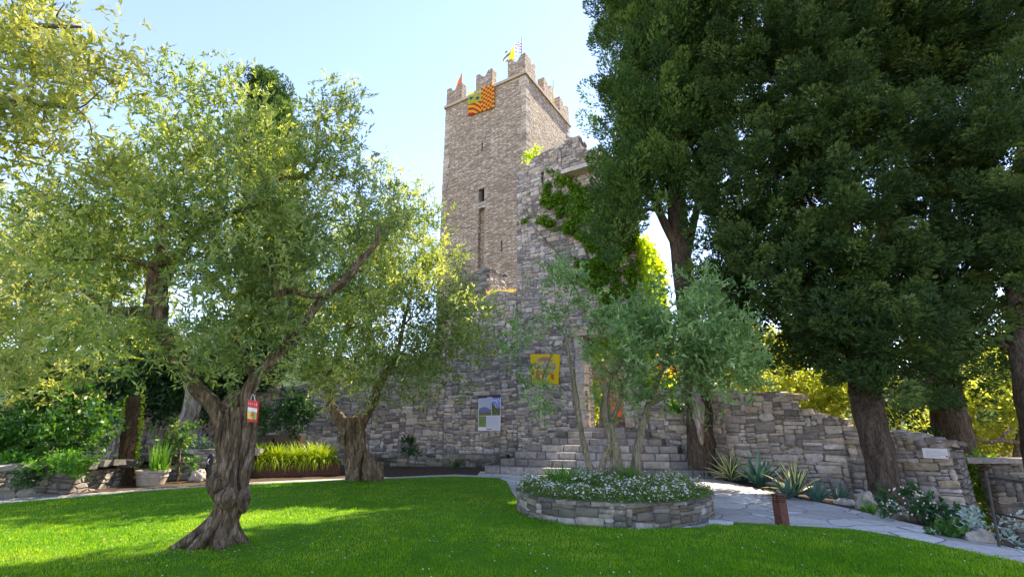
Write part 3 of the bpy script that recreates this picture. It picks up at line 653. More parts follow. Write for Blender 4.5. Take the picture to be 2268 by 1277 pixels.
def star(u, v, cu, cv, r_):
    a = math.atan2(v-cv, u-cu); d = math.hypot(u-cu, v-cv); return d < r_*(.55+.45*abs(math.cos(a*2.5+.6)))
def ban(u, v):
    if u > .5: return YEL if (int((u-.5)*12)+int(v*11)) % 2 else RED
    if v > .48: return BLU if any(star(u, v, a, b_, .085) for a, b_ in ((.12, .74), (.37, .88), (.36, .64))) else LIME
    return YEL if int((v*1.0+u*.75)*9-1.0*math.sin(u*6)) % 2 else RED
ps = [Tp.hit(1039, 259), Tp.hit(1097, 239), Tp.hit(1097, 187), Tp.hit(1039, 209)]
o = painted_sheet('heraldic_banner', [Tp.pt(a, z, .14) for a, z in ps], 54, 54, ban, M['cloth'], wave=.035); meta(o, 'big square banner with red and yellow chequers and stripes hanging on the tower front', 'banner')
def mast(name, base, h, label, cloth, mat=M['iron'], cat='flag'):
    r_ = thing(name, label, cat, base); mb = MB(); mb.tube([base, np.array(base)+(0, 0, h)], [.035, .025], 8); mb.build('pole', mat, r_); cloth(r_, np.array(base)); return r_
def fl1(r_, b_):
    def f(u, v):
        if u > .55: return (.10, .16, .42) if (v*5+.35*math.sin((u)*26)) % 1.25 < .5 else (.80, .78, .82)
        if u > .25: return (.70, .55, .03) if star(u, v, .38, .5, .45) or abs(u-.4) < .09 else (.12, .2, .4)
        return (.55, .58, .5) if math.sin(u*22-v*9) > -.2 else (.05, .12, .14)
    X = ex*-1.75; painted_sheet('flag_cloth', [b_+(X[0], X[1], .5), b_+(0, 0, .75), b_+(0, 0, 2.1), b_+(X[0]*.85, X[1]*.85, 1.75)], 40, 30, f, M['cloth'], r_, wave=.16, wdir=1, freq=8)
fq = P(1155, 124, 31.2); mast('flagpole', L2W(W-.55, .4, HT+MH+.2), 2.35, 'flag with blue and white waves on the highest corner merlon of the tower', fl1)
def fl2(r_, b_):
    X = ex*-.75; painted_sheet('flag_cloth', [b_+(X[0], X[1], .0), b_+(0, 0, .1), b_+(0, 0, 1.7), b_+(X[0]*.08, X[1]*.08, 1.6)], 16, 24, lambda u, v: (.62, .05, .02) if int((u*3+v*.5)*3) % 2 else (.75, .20, .03), M['cloth'], r_, wave=.08, wdir=1)
mast('flagpole', L2W(c-.35, .35, HT+MH+.05), 1.75, 'narrow red and orange pennant on the left corner merlon of the tower', fl2)
def fl3(r_, b_):
    X = ey*-1.0; painted_sheet('flag_cloth', [b_+(X[0], X[1], 1.5), b_+(0, 0, .9), b_+(0, 0, 2.45), b_+(X[0]*.5, X[1]*.5, 2.2)], 14, 18, lambda u, v: (.80, .68, .02), M['cloth'], r_, wave=.07, wdir=1)
mast('flagpole', L2W(W-.15, g0+c+.35, HT-.4), 3.3, 'thin pole with a plain yellow flag on the right side of the tower top', fl3)
def eag(u, v):
    d = abs(u-.5); n_ = mn.noise(Vector((d*9, v*8, 3)))+.5*mn.noise(Vector((d*20, v*18, 1)))
    if u < .03 or u > .97 or v < .03: return (.75, .45, .0)
    if .16 < v < .34 and .17 < d < .33 and n_ > -.15: return (.80, .13, .02)
    if .14 < v < .90 and ((v-.6)/.30)**2+(d/.36)**2 < 1.1 and n_ > -.05: return (.35, .32, .36) if v < .78 or d > .12 else (.62, .22, .2)
    if d < .06 and v > .12 and v < .9: return (.60, .50, .42)
    return (.88, .66, .01)
def wallpanel(name, pl, pxs, fn, mat, nx, ny, off, **k):
    return painted_sheet(name, [pl.pt(*pl.hit(*p), off) for p in pxs], nx, ny, fn, mat, **k)
o = wallpanel('heraldic_banner', A, [(1180, 849), (1240, 851), (1243, 785), (1176, 784)], eag, M['cloth'], 40, 40, .09, wave=.03); meta(o, 'yellow cloth banner with grey and orange emblem hanging left of the doorway', 'banner', 'yellow banners beside the doorway')
o = wallpanel('heraldic_banner', A, [(1449, 833), (1506, 837), (1508, 763), (1446, 765)], eag, M['cloth'], 40, 40, .09, wave=.03); meta(o, 'yellow cloth banner right of the doorway, half hidden by olive leaves', 'banner', 'yellow banners beside the doorway')
# information board: dark header, three photographs, text panel
C_pl = Plane(LW[2][0].o, LW[2][0].d)
def board(u, v):
    n_ = mn.noise(Vector((u*14, v*16, 0)))
    if v > .92: return (.03, .02, .06) if not (.38 < u < .62 and v < .95) else (.4, .4, .6)
    if u < .03 or u > .97: return (.70, .72, .85)
    if .60 > u > .57 and v > .42 or .42 > v > .405: return (.70, .72, .85)
    if v > .42:
        if u < .57:
            if v > .60+.07*math.sin(u*6): return (.42, .45, .62)
            if v > .53: return (.10, .13, .35)
            return (.10+.1*n_, .09+.06*n_, .05)
        if v > .72-.1*math.sin(u*9): return (.15, .22, .62) if n_ > -.1 else (.5, .55, .8)
        return (.05+.03*n_, .09+.08*n_, .03)
    if u < .36: return (.09+.16*max(n_, 0), .16+.3*max(n_, 0), .04) if v > .10 else (.70, .72, .85)
    if .40 < u < .93 and v > .10 and int(v*75) % 2 and u < .93-.1*abs(math.sin(v*200)): return (.44, .47, .60)
    if .40 < u < .60 and v < .055: return (.08, .08, .15) if v > .03 else (.70, .72, .85)
    return (.52, .55, .70)
# which wall run carries the board
hp = A.hit(1085, 915)
ipl = Plane(LW[2][0].o, LW[2][0].d)
o = wallpanel('information_board', ipl, [(1061, 953), (1110, 953), (1111, 874), (1062, 876)], board, M['print'], 50, 78, .13, thick=.03); meta(o, 'upright notice board with three photographs and a text panel on the wall', 'notice board')
spl = RW[2][0]
o = wallpanel('white_sign', spl, [(2050, 1013), (2105, 1015), (2101, 993), (2046, 991)], lambda u, v: (.45, .45, .5) if (int(v*22) in (4, 7, 10, 13, 16) and .12 < u < .93-.2*(int(v*22) in (4, 16)) and int(u*60) % 7) else ((.35, .1, .1) if u > .92 and v < .3 and v > .12 else (.80, .80, .84)), M['print'], 60, 22, .13, thick=.02); meta(o, 'small white rectangular sign with faint lines of text on the right boundary wall', 'sign')

# ------------------------------------------------------------------ foliage
def leaves(pos, dirn, L, wd, fold=0):
    """rhombic leaves, one quad each"""
    n = len(pos); d = dirn/(np.linalg.norm(dirn, axis=1)[:, None]+1e-9); r_ = R.normal(size=(n, 3)); s = np.cross(d, r_); s /= np.linalg.norm(s, axis=1)[:, None]+1e-9
    L = np.broadcast_to(L, (n,))[:, None]*R.uniform(.6, 1.25, n)[:, None]; w_ = np.broadcast_to(wd, (n,))[:, None]*R.uniform(.7, 1.2, n)[:, None]
    V = np.stack([pos, pos+d*L*.48+s*w_*.5, pos+d*L, pos+d*L*.48-s*w_*.5], 1).reshape(-1, 3)
    return V, np.arange(n*4).reshape(-1, 4)
def twigs(centers, dirs, nl, tl, L, wd, droop=.15, ng=1):
    """leaves in pairs along short twigs"""
    n = len(centers); d = dirs/(np.linalg.norm(dirs, axis=1)[:, None]+1e-9)
    t_ = np.linspace(.05, 1, nl)[None, :, None]; p = centers[:, None]+d[:, None]*t_*tl*R.uniform(.6, 1.3, (n, 1, 1)); p[..., 2] -= droop*(t_[..., 0]**2)*tl
    ld = d[:, None]*.75+R.normal(0, .55, (n, nl, 3)); tone = np.repeat(np.repeat(R.random(n//ng), ng), nl)*.45+np.repeat(R.random(n), nl)*.2+R.random(n*nl)*.35
    V, Fc = leaves(p.reshape(-1, 3), ld.reshape(-1, 3), L, wd); return V, Fc, tone
def ell(px, py, rx, ry, Y, rY):
    c_ = P(px, py, Y); k = Y/ray(px, py)[1]; return (c_, np.array([rx*k, rY, ry*k*1.0]))
def crown_points(ells, dens, clump=.38, keep=.0, gap=0.0, gs=.9, seed=0, flat=.8):
    """clump centres through the crown volume, denser near its skin, thinned by a noise field so that gaps open"""
    out = []; od = []
    for c_, r_ in ells:
        vol = 4.19*np.prod(r_); n = max(4, int(vol*dens)); q = R.normal(size=(n, 3)); q /= np.linalg.norm(q, axis=1)[:, None]; rad = R.random(n)**.42
        p = c_+q*rad[:, None]*r_
        if gap > -1:
            nz = np.array([mn.noise(Vector((a[0]/gs+seed, a[1]/gs, a[2]/gs))) for a in p]); k = nz > gap; p = p[k]; q = q[k]
        out.append(p); od.append(q)
    return np.concatenate(out), np.concatenate(od)
DEN = {'olive_tree': 2.6, 'young_olive': 3.4, 'laurel_tree': 3, 'broadleaf_shrub': 1.5}
def olive_crown(parent, ells, dens,  nt=9, nl=12, L=.065, wd=.016, tl=.34, clump=.32, mat='olive', gap=-.12, gs=.9, up=.5, seed=0, name='crown'):
    P0, D0 = crown_points(ells, dens*DEN.get(parent.name.split('.')[0], 1), gap=gap, gs=gs, seed=seed); n = len(P0)
    c_ = np.repeat(P0, nt, 0)+R.normal(0, clump*.5, (n*nt, 3)); d = np.repeat(D0, nt, 0)*.5+R.normal(0, .55, (n*nt, 3))+np.array([0, 0, up])
    V, Fc, tn = twigs(c_, d, nl, tl, L*1.38, wd*1.75, ng=nt)
    print(name, parent.name if parent else '', len(Fc)); return obj(name, V, Fc, M[mat], parent, rnd=tn), P0
def wood(parent, limbs, mat, crown_pts=None, nb=0, rb=.02, name='trunk', seg=14):
    VV = []; FF = []; n = 0
    def add(V, Fc):
        nonlocal n; VV.append(V); FF.extend([tuple(a+n for a in f) for f in Fc]); n += len(V)
    nodes = []
    for l in limbs:
        pts_, rad = l[0], l[1]; kw = l[2] if len(l) > 2 else {}
        V, Fc = tube(pts_, rad, kw.pop('seg', seg), **kw); add(V, Fc)
        if not kw.get('nobranch'):
            C = catmull(pts_, 10); nodes += [(c_, np.interp(i/9, np.linspace(0, 1, len(rad)), rad)) for i, c_ in enumerate(C) if i > 2]
    if crown_pts is not None and nb:
        NP = np.array([a for a, _ in nodes]); idx = R.choice(len(crown_pts), min(nb, len(crown_pts)), replace=False); idx = idx[np.argsort([np.min(np.linalg.norm(NP-crown_pts[i], axis=1)) for i in idx])]
        pool = list(NP); pr = [r_ for _, r_ in nodes]
        for i in idx:
            tgt = crown_pts[i]; A_ = np.array(pool); k = int(np.argmin(np.linalg.norm(A_-tgt, axis=1)+.15*np.maximum(0, A_[:, 2]-tgt[2]))); b_ = A_[k]; r0 = min(pr[k]*.62, rb*2.6); dst = np.linalg.norm(tgt-b_)
            if dst < .12: continue
            r0 = max(r0, .006); m1 = b_*.6+tgt*.4+R.normal(0, .10*dst, 3); m2 = b_*.25+tgt*.75+R.normal(0, .08*dst, 3)
            V, Fc = tube([b_, m1, m2, tgt], [r0, r0*.75, r0*.5, r0*.25], 5, n=7); add(V, Fc); pool += [m1, m2, tgt]; pr += [r0*.75, r0*.55, r0*.4]
    return obj(name, np.concatenate(VV), FF, M[mat], parent, smooth=True)
def pp(lst, Y): return [P(a[0], a[1], a[2] if len(a) > 2 else Y) for a in lst]

# ---- the big old olive on the lawn
b0 = G(480, 1216); YT = b0[1]
ot = thing('olive_tree', 'gnarled old olive with hollowed grey trunk standing on the lawn in the left foreground', 'tree', b0)
ells = [ell(330, 420, 170, 170, 7.4, 1.6), ell(480, 330, 150, 130, 7.6, 1.7), ell(560, 450, 170, 150, 7.2, 1.8), ell(420, 600, 210, 130, 7.0, 1.6), ell(220, 610, 150, 140, 7.4, 1.4),
        ell(560, 660, 160, 130, 7.2, 1.5), ell(720, 330, 85, 140, 8.2, 1.1), ell(740, 470, 110, 110, 8.2, 1.3), ell(680, 640, 120, 110, 7.8, 1.4), ell(330, 760, 160, 70, 6.6, 1.1), ell(570, 760, 110, 60, 6.8, 1.0),
        ell(845, 500, 70, 120, 8.6, 1.0), ell(790, 610, 80, 80, 7.6, .8), ell(700, 720, 90, 60, 7.3, .8), ell(420, 230, 70, 60, 8.0, .8), ell(180, 760, 110, 60, 7.2, 1.0), ell(790, 260, 45, 70, 8.4, .6)]
cr, cp = olive_crown(ot, ells, 9.0, nt=7, nl=13, L=.076, wd=.018, tl=.30, clump=.32, gap=.03, gs=.75, seed=3)
sw = YT/1180.
limbs = [(pp([(478, 1228), (486, 1195), (499, 1156), (510, 1110), (509, 1073), (519, 1005), (524, 950), (522, 905)], YT), [.22, .135, .125, .155, .145, .125, .14, .11], dict(seg=110, n=150, flute=.34, k=2.2, seed=2.3, lump=.35)),
         (pp([(500, 985), (490, 930), (470, 893), (438, 862), (420, 830), (385, 775), (352, 715), (348, 660), (352, 600)], YT), [.09, .10, .105, .09, .08, .085, .11, .135, .09], dict(seg=32, n=70, flute=.28, k=1.8, seed=5, lump=.3)),
         (pp([(545, 1010), (552, 950), (551, 900), (553, 860), (585, 815), (640, 765), (665, 730), (705, 672), (765, 620), (800, 575), (832, 540), (838, 500)], YT+.1), [.085, .10, .10, .09, .08, .075, .065, .055, .055, .05, .035, .02], dict(seg=28, n=80, flute=.25, k=1.8, seed=8, lump=.25)),
         (pp([(500, 905), (520, 880, YT+.2), (548, 865, YT+.35), (560, 820, YT+.5), (520, 740, YT+.9), (540, 640, YT+1.1), (600, 560, YT+1.3)], YT), [.10, .10, .09, .07, .055, .04, .02], dict(seg=20, n=50, flute=.2)),
         (pp([(352, 640), (372, 600), (400, 560), (440, 515), (490, 480), (540, 462), (600, 440)], YT), [.09, .09, .08, .055, .05, .04, .02], dict(seg=20, n=50, flute=.2)),
         (pp([(350, 600), (356, 575), (345, 590), (300, 578), (240, 568), (195, 572), (155, 542)], YT-.1), [.06, .06, .06, .05, .035, .03, .015], dict(seg=12, n=40)),
         (pp([(350, 720), (320, 690), (255, 690), (225, 668), (180, 640)], YT), [.07, .08, .07, .05, .03], dict(seg=12, n=30, flute=.15)),
         (pp([(360, 575), (350, 470, YT+.4), (310, 440, YT+.5), (265, 425, YT+.6)], YT), [.09, .06, .05, .03], dict(seg=12, n=30)),
         (pp([(540, 462), (600, 400, YT+.5), (690, 380, YT+.8), (705, 280, YT+1.1), (715, 215, YT+1.2)], YT), [.05, .05, .04, .03, .01], dict(seg=10, n=30)),
         (pp([(765, 620), (700, 655), (640, 640), (618, 655), (600, 600), (565, 580)], YT-.2), [.05, .045, .05, .045, .04, .03], dict(seg=12, n=40, flute=.15))]
for (dx, dy, r_) in ((-.75, -.20, .13), (-.55, .35, .12), (.42, .30, .12), (.25, -.32, .12), (-.3, -.38, .13), (.05, .45, .12)):
    limbs.append(([b0+(.10+dx*.06, dy*.06, .66), b0+(.05+dx*.18, dy*.18, .36), b0+(dx*.46, dy*.46, .12), b0+(dx*.88, dy*.88, -.04)], [.05, r_*.62, r_*.60, .03], dict(seg=16, n=18, flute=.3, seed=dx*9)))
for (px, py, r_, dy, h_) in ((482, 1065, .12, -.12, .22), (536, 1100, .11, -.08, .16), (505, 1098, .12, -.17, .15), (500, 1030, .08, -.14, .25), (545, 1040, .07, -.05, .3), (490, 960, .07, -.06, .3)):
    limbs.append(([P(px, py, YT+dy)+(.02, .05, -h_*1.3), P(px, py, YT+dy)+(0, 0, -h_*.4), P(px, py, YT+dy)+(0, 0, .0), P(px, py, YT+dy)+(.02, .06, h_)], [.03, r_*.8, r_, .03], dict(seg=30, n=26, flute=.3, lump=.5, seed=px)))
wood(ot, limbs, 'bark', cp, 170, .02)
# bag hanging from it
bt = thing('hanging_bag', 'small red, white and yellow printed plastic bag hanging on the olive trunk', 'bag', P(559, 930, YT-.17))
def bagf(u, v):
    if v < .12: return (.55, .01, .02)
    if v > .66: return (.70, .02, .05) if not (v > .78 and v < .88 and int(u*14) % 3 == 0) else (.8, .4, .4)
    if v > .48: return (.82, .80, .82)
    if star(u, v, .5, .36, .24): return (.55, .12, .06)
    return (.78, .62, .10) if u < .6 else (.25, .45, .10)
yb = YT-.2; painted_sheet('printed_bag', [P(548, 932, yb), P(568, 935, yb), P(571, 888, yb), P(550, 884, yb)], 20, 40, bagf, M['print'], bt, wave=.012, thick=.05)
mb = MB(); mb.tube([P(555, 886, yb+.02), P(560, 872, yb+.05), P(566, 888, yb+.02)], [.004, .004, .004], 5); mb.build('tie', M['white'], bt)

# ---- second olive at the lawn's far edge
b1 = G(795, 1064); Y1 = b1[1]
o2 = thing('olive_tree', 'forked old olive with dark fluted trunk at the far edge of the lawn', 'tree', b1)
ells = [ell(800, 820, 150, 75, 15.2, 2.2), ell(900, 700, 150, 120, 15.4, 2.4), ell(760, 650, 140, 150, 15.6, 2.4), ell(930, 560, 80, 110, 15.6, 1.8), ell(880, 430, 60, 70, 15.8, 1.4), ell(1025, 730, 85, 100, 15.2, 1.7), ell(960, 620, 70, 80, 15.3, 1.5), ell(690, 800, 90, 80, 15.2, 1.6), ell(955, 830, 70, 60, 15, 1.3), ell(820, 540, 90, 110, 16, 1.8)]
cr, cp = olive_crown(o2, ells, 2.7, nt=9, nl=11, L=.10, wd=.026, tl=.42, clump=.46, gap=-.07, gs=1.0, seed=9, mat='olive')
wood(o2, [(pp([(795, 1078), (792, 1040), (788, 1000), (783, 955), (785, 925)], Y1), [.40, .33, .29, .28, .25], dict(seg=48, n=50, flute=.34, k=2.4, seed=4, lump=.15)),
          (pp([(772, 960), (750, 925), (730, 890), (720, 840), (700, 780), (690, 700)], Y1), [.20, .18, .13, .10, .07, .04], dict(seg=20, n=36, flute=.2)),
          (pp([(790, 955), (805, 925), (825, 890), (840, 850), (880, 780), (900, 690), (930, 600)], Y1), [.20, .19, .16, .12, .08, .05, .02], dict(seg=20, n=40, flute=.2, seed=3)),
          (pp([(720, 840), (760, 760), (790, 660), (830, 560)], Y1), [.12, .1, .07, .04]),
          (pp([(820, 1062), (826, 1045), (818, 1030), (812, 1000)], Y1-.3), [.32, .3, .2, .06], dict(seg=18, n=20, flute=.35, lump=.5, seed=7)),
          (pp([(760, 985), (755, 970), (762, 955)], Y1-.3), [.06, .13, .05], dict(seg=14, n=10, lump=.5))], 'bark', cp, 110, .035)

# ---- three young olives growing out of the round planter
pc = np.array([2.02, 10.38]); PR = 1.9
o3 = thing('young_olive', 'young multi-stemmed olive rising from the round stone planter before the steps', 'tree', (2.2, 11.0, .5))
ells = [ell(1490, 740, 130, 95, 11.0, 1.4), ell(1590, 720, 75, 85, 11.0, 1.1), ell(1600, 800, 80, 80, 10.7, .8), ell(1530, 760, 90, 90, 10.4, .7), ell(1380, 760, 110, 85, 10.9, 1.2), ell(1245, 665, 65, 80, 11.2, .9), ell(1560, 830, 95, 60, 10.8, 1.0), ell(1430, 850, 90, 40, 10.8, .9), ell(1150, 760, 30, 60, 11, .6), ell(1350, 880, 60, 25, 10.7, .6), ell(1500, 665, 90, 40, 11, .8), ell(1190, 860, 50, 40, 11, .6), ell(1620, 790, 55, 70, 11, .8)]
cr, cp = olive_crown(o3, ells, 7.2, nt=6, nl=10, L=.098, wd=.026, tl=.30, clump=.32, mat='olive_pale', gap=-.02, gs=.6, seed=21)
wood(o3, [(pp([(1312, 1052), (1300, 1010), (1288, 960), (1276, 880), (1268, 830), (1256, 760), (1250, 690)], 11.0), [.085, .068, .062, .055, .048, .035, .015], dict(seg=18, n=50, flute=.14)),
          (pp([(1356, 1055), (1359, 1010), (1357, 980), (1352, 948), (1340, 920), (1345, 860), (1380, 790), (1420, 720)], 10.9), [.08, .085, .125, .115, .09, .05, .04, .02], dict(seg=22, n=60, flute=.25, lump=.3)),
          (pp([(1330, 1052), (1338, 1015), (1352, 985)], 10.85), [.07, .07, .09], dict(seg=14, n=16, flute=.2)),
          (pp([(1375, 1052), (1368, 1010), (1362, 980)], 10.85), [.09, .09, .09], dict(seg=14, n=16, flute=.2)),
          (pp([(1348, 945), (1362, 915), (1372, 890), (1385, 840)], 10.9), [.08, .06, .05, .03], dict(seg=12, n=20)),
          (pp([(1408, 1055), (1409, 1020), (1418, 960), (1436, 900), (1458, 840), (1480, 790), (1500, 730)], 11.0), [.13, .09, .075, .068, .06, .04, .02], dict(seg=20, n=50, flute=.16, seed=6)),
          (pp([(1440, 895), (1500, 860), (1560, 800), (1600, 740)], 11.0), [.05, .04, .03, .015]),
          (pp([(1256, 760), (1225, 780), (1200, 840)], 11), [.03, .025, .012])], 'bark_light', cp, 130, .016)

# ---- cypresses
def cyp(parent, ells, dens, npl, pl_len, L, wd, mat, gap, gs, upw=1.0, spread=.35, seed=0, hang=0):
    P0, D0 = crown_points(ells, dens*4.6, gap=gap+(.03 if upw > .5 else .08), gs=gs*.72, seed=seed); n = len(P0)
    L, wd = L*1.12, wd*1.4; npl = int(npl*1.25)
    ax = D0*np.array([spread, spread, .1])+np.array([0, 0, upw])+R.normal(0, .22, (n, 3)); ax /= np.linalg.norm(ax, axis=1)[:, None]
    t_ = R.random((n, npl)); prof_ = np.sqrt(np.clip(t_*(1.0-t_)*4, 0, 1))*(.24+.12*(1-t_)); ln = pl_len*R.uniform(.6, 1.3, (n, 1))
    a = R.uniform(0, 2*np.pi, (n, npl)); u = np.cross(ax, [1, .3, .2]); u /= np.linalg.norm(u, axis=1)[:, None]; v = np.cross(ax, u)
    off = (u[:, None]*np.cos(a)[..., None]+v[:, None]*np.sin(a)[..., None]); rad = prof_*ln*R.uniform(.5, 1.05, (n, npl))
    p = P0[:, None]+ax[:, None]*(t_*ln)[..., None]+off*rad[..., None]
    d = ax[:, None]*(.9)+off*.75+R.normal(0, .3, p.shape); d[..., 2] -= hang
    tn = np.clip(np.repeat(R.random(n)**1.3*.75, npl)+.25*R.random(n*npl)+.12*(t_.ravel()-.4), 0, 1)
    V, Fc = leaves(p.reshape(-1, 3), d.reshape(-1, 3), L, wd); print('cyp', parent.name, len(Fc))
    return obj('crown', V, Fc, M[mat], parent, rnd=tn), P0
c1b = P(1553, 1030, 17.1); c1b[2] = 0
cy1 = thing('cypress_tree', 'tall plumed cypress with split trunk at the right end of the steps', 'tree', c1b)
ells = [ell(1395, 60, 75, 130, 17, 1.8), ell(1470, 280, 80, 140, 15.8, .9), ell(1470, 120, 90, 140, 15.8, .9), ell(1460, 420, 60, 90, 15.9, .7), ell(1530, 480, 40, 60, 16.3, .6), ell(1560, 260, 60, 120, 16.5, 1.2), ell(1560, 60, 70, 130, 16.5, 1.2), ell(1480, -60, 120, 160, 17.2, 2.2), ell(1500, 130, 110, 130, 17.2, 2.2), ell(1400, 270, 75, 120, 17, 1.8), ell(1500, 330, 90, 110, 17.2, 2.0), ell(1380, 430, 65, 110, 16.8, 1.5), ell(1370, 530, 50, 75, 16.7, 1.1),
        ell(1560, 430, 50, 70, 17.5, 1.2), ell(1470, 440, 50, 70, 17.0, .8)]
o, cp = cyp(cy1, ells, 1.25, 190, 1.25, .15, .04, 'cypress_fresh', -.14, 1.5, seed=1)
wood(cy1, [(pp([(1556, 1050), (1553, 1000), (1548, 900), (1535, 780), (1518, 640), (1508, 560), (1500, 470), (1490, 300), (1480, 100), (1475, -60)], 17.1), [.52, .44, .40, .38, .36, .36, .33, .25, .16, .05], dict(seg=28, n=70, flute=.2, k=2.6)),
           (pp([(1508, 560), (1470, 490), (1440, 420), (1400, 330), (1370, 200)], 17.0), [.2, .16, .12, .08, .04]), (pp([(1512, 600), (1535, 500), (1560, 380), (1580, 250)], 17.2), [.2, .15, .1, .05]),
           (pp([(1505, 540), (1500, 420), (1440, 250), (1420, 60)], 17.0), [.16, .12, .08, .04])], 'bark_dark', cp, 80, .03)
V, Fc = tube(pp([(1555, 985), (1550, 960), (1549, 920), (1543, 880), (1540, 850)], 16.66), [.03, .13, .18, .16, .08], 16, n=30, flute=.4, lump=.4)
obj('dead_wood', V, Fc, M['deadwood'], cy1, smooth=True)

g2 = P(1968, 1128, 12.5)
cy2 = thing('cypress_tree', 'massive dark conifer with thick leaning brown trunk beside the path on the right', 'tree', g2); Y2 = g2[1]
print('cy2', g2)
ells = [ell(1740, 150, 170, 170, 14.5, 2.2), ell(1880, 480, 110, 150, 12.6, 1.0), ell(1860, 700, 100, 110, 12.4, .9), ell(1850, 250, 110, 140, 12.8, 1.0), ell(1640, 250, 90, 140, 15, 1.5), ell(1640, 50, 110, 140, 15, 1.6), ell(1600, 640, 60, 120, 15.5, 1.2), ell(1680, 560, 110, 110, 14, 1.2), ell(1990, 640, 90, 110, 12.8, 1.1), ell(1800, 620, 110, 110, 13, 1.0), ell(1930, 880, 70, 50, 11.6, .7), ell(1700, 420, 140, 160, 14.5, 2.0), ell(1930, 60, 190, 170, 14.5, 2.4), ell(1900, 350, 160, 150, 14, 2.2), ell(1700, 680, 125, 130, 14.5, 1.8), ell(1880, 600, 130, 110, 13.6, 1.8), ell(1950, 760, 130, 110, 12.6, 1.6), ell(1720, 780, 80, 60, 14.6, 1.2), ell(1860, 760, 80, 60, 13.4, 1.2), ell(1980, 850, 90, 70, 12.2, 1.1), ell(1640, 800, 60, 60, 15, 1), ell(1620, 560, 50, 150, 15, 1.2), ell(1800, -150, 220, 150, 14.5, 2.2)]
o, cp = cyp(cy2, ells, 2.7, 120, .80, .13, .042, 'cypress', -.05, 1.0, upw=.35, spread=.7, seed=5, hang=.15)
wood(cy2, [(pp([(1972, 1150), (1962, 1110), (1952, 1040), (1935, 950, 12.7), (1918, 880, 13), (1898, 760, 13.6), (1880, 600, 14.3), (1860, 400, 14.6), (1850, 150, 14.8), (1840, -150, 15)], Y2), [.44, .36, .33, .33, .35, .35, .3, .24, .15, .05], dict(seg=36, n=80, flute=.16, k=2, lump=.1)),
           (pp([(1895, 760), (1800, 650), (1740, 500), (1700, 300)], Y2+2), [.18, .14, .1, .05]), (pp([(1885, 640), (1960, 500), (2000, 300), (2020, 100)], Y2+1.8), [.16, .12, .09, .04]), (pp([(1880, 700), (1850, 560), (1780, 420)], Y2+1.5), [.14, .1, .05])], 'bark_dark', cp, 170, .035)
cy3 = thing('cypress_tree', 'dark conifer with ivy-clad trunk leaning behind the boundary wall, next to the right edge', 'tree', P(2110, 1040, 15.5)*np.array([1, 1, 0])+(0, 0, -1.6))
ells = [ell(2090, 260, 130, 180, 15.5, 2.2), ell(2090, 450, 110, 150, 14, 1.1), ell(2080, 650, 100, 130, 14, 1.1), ell(2090, 150, 130, 140, 14, 1.1), ell(2080, 820, 70, 110, 14.6, .9), ell(1990, 130, 110, 130, 14.5, 1.2), ell(2060, 530, 130, 130, 15.5, 2.0), ell(2060, 720, 110, 110, 15.2, 1.6), ell(2080, 880, 60, 110, 15.5, 1.1), ell(2120, 20, 150, 140, 15.8, 2.2), ell(2190, 420, 60, 110, 15.5, 1.2), ell(2000, 900, 50, 80, 15.5, 1.0), ell(2140, 640, 60, 80, 15.5, 1.2)]
o, cp = cyp(cy3, ells, 2.1, 120, .85, .14, .045, 'cypress', -.02, 1.1, upw=.35, spread=.7, seed=8, hang=.15)
wood(cy3, [(pp([(2130, 1060), (2115, 980), (2090, 860), (2070, 700), (2080, 500), (2100, 250), (2110, 0)], 15.5), [.55, .5, .45, .38, .3, .2, .08], dict(seg=20, n=50, flute=.15))], 'bark_dark', cp, 120, .035)
cy4 = thing('cypress_tree', 'dark conifer cut by the right edge of the picture, its trunk leaning left', 'tree', P(2290, 1000, 12)*np.array([1, 1, 0])+(0, 0, -1.8))
ells = [ell(2260, 300, 80, 200, 12.5, 1.6), ell(2200, 330, 60, 160, 11.6, .8), ell(2180, 520, 60, 120, 12, .8), ell(2240, 450, 70, 200, 11.5, .8), ell(2250, 700, 50, 80, 11.6, .6), ell(2260, 560, 50, 120, 11.5, .6), ell(2260, 250, 50, 160, 11.5, .6), ell(2170, 700, 50, 80, 12.5, .8), ell(2240, 620, 60, 120, 12.3, 1.0), ell(2230, 60, 130, 130, 13, 1.8), ell(2330, 500, 80, 250, 12.3, 1.5), ell(2195, 760, 50, 70, 12.3, .7), ell(2260, 780, 30, 40, 12, .5)]
o, cp = cyp(cy4, ells, 2.3, 120, .75, .12, .04, 'cypress', -.04, 1.0, upw=.35, spread=.7, seed=12, hang=.15)
wood(cy4, [(pp([(2320, 1120), (2285, 920), (2262, 780), (2250, 640, 12.6), (2255, 450, 13.2), (2270, 250, 13.6), (2280, 50, 14)], 12), [.3, .26, .24, .2, .16, .1, .05], dict(seg=16, n=40, flute=.15))], 'bark_dark', cp, 70, .03)
cy5 = thing('cypress_tree', 'narrow cypress whose brown-green top rises behind the olives on the left', 'tree', P(600, 900, 27)*np.array([1, 1, 0]))
ells = [ell(590, 235, 45, 65, 27, 1.5), ell(600, 340, 55, 110, 27, 1.8), ell(600, 500, 60, 150, 27, 1.9), ell(602, 700, 62, 160, 27, 2), ell(588, 195, 28, 22, 27, .8)]
o, cp = cyp(cy5, ells, 1.6, 110, .9, .17, .06, 'cypress_fresh', -1, 1.2, upw=1, spread=.3, seed=15)
wood(cy5, [(pp([(602, 1000), (602, 700), (595, 300)], 27), [.4, .3, .08])], 'bark_dark')

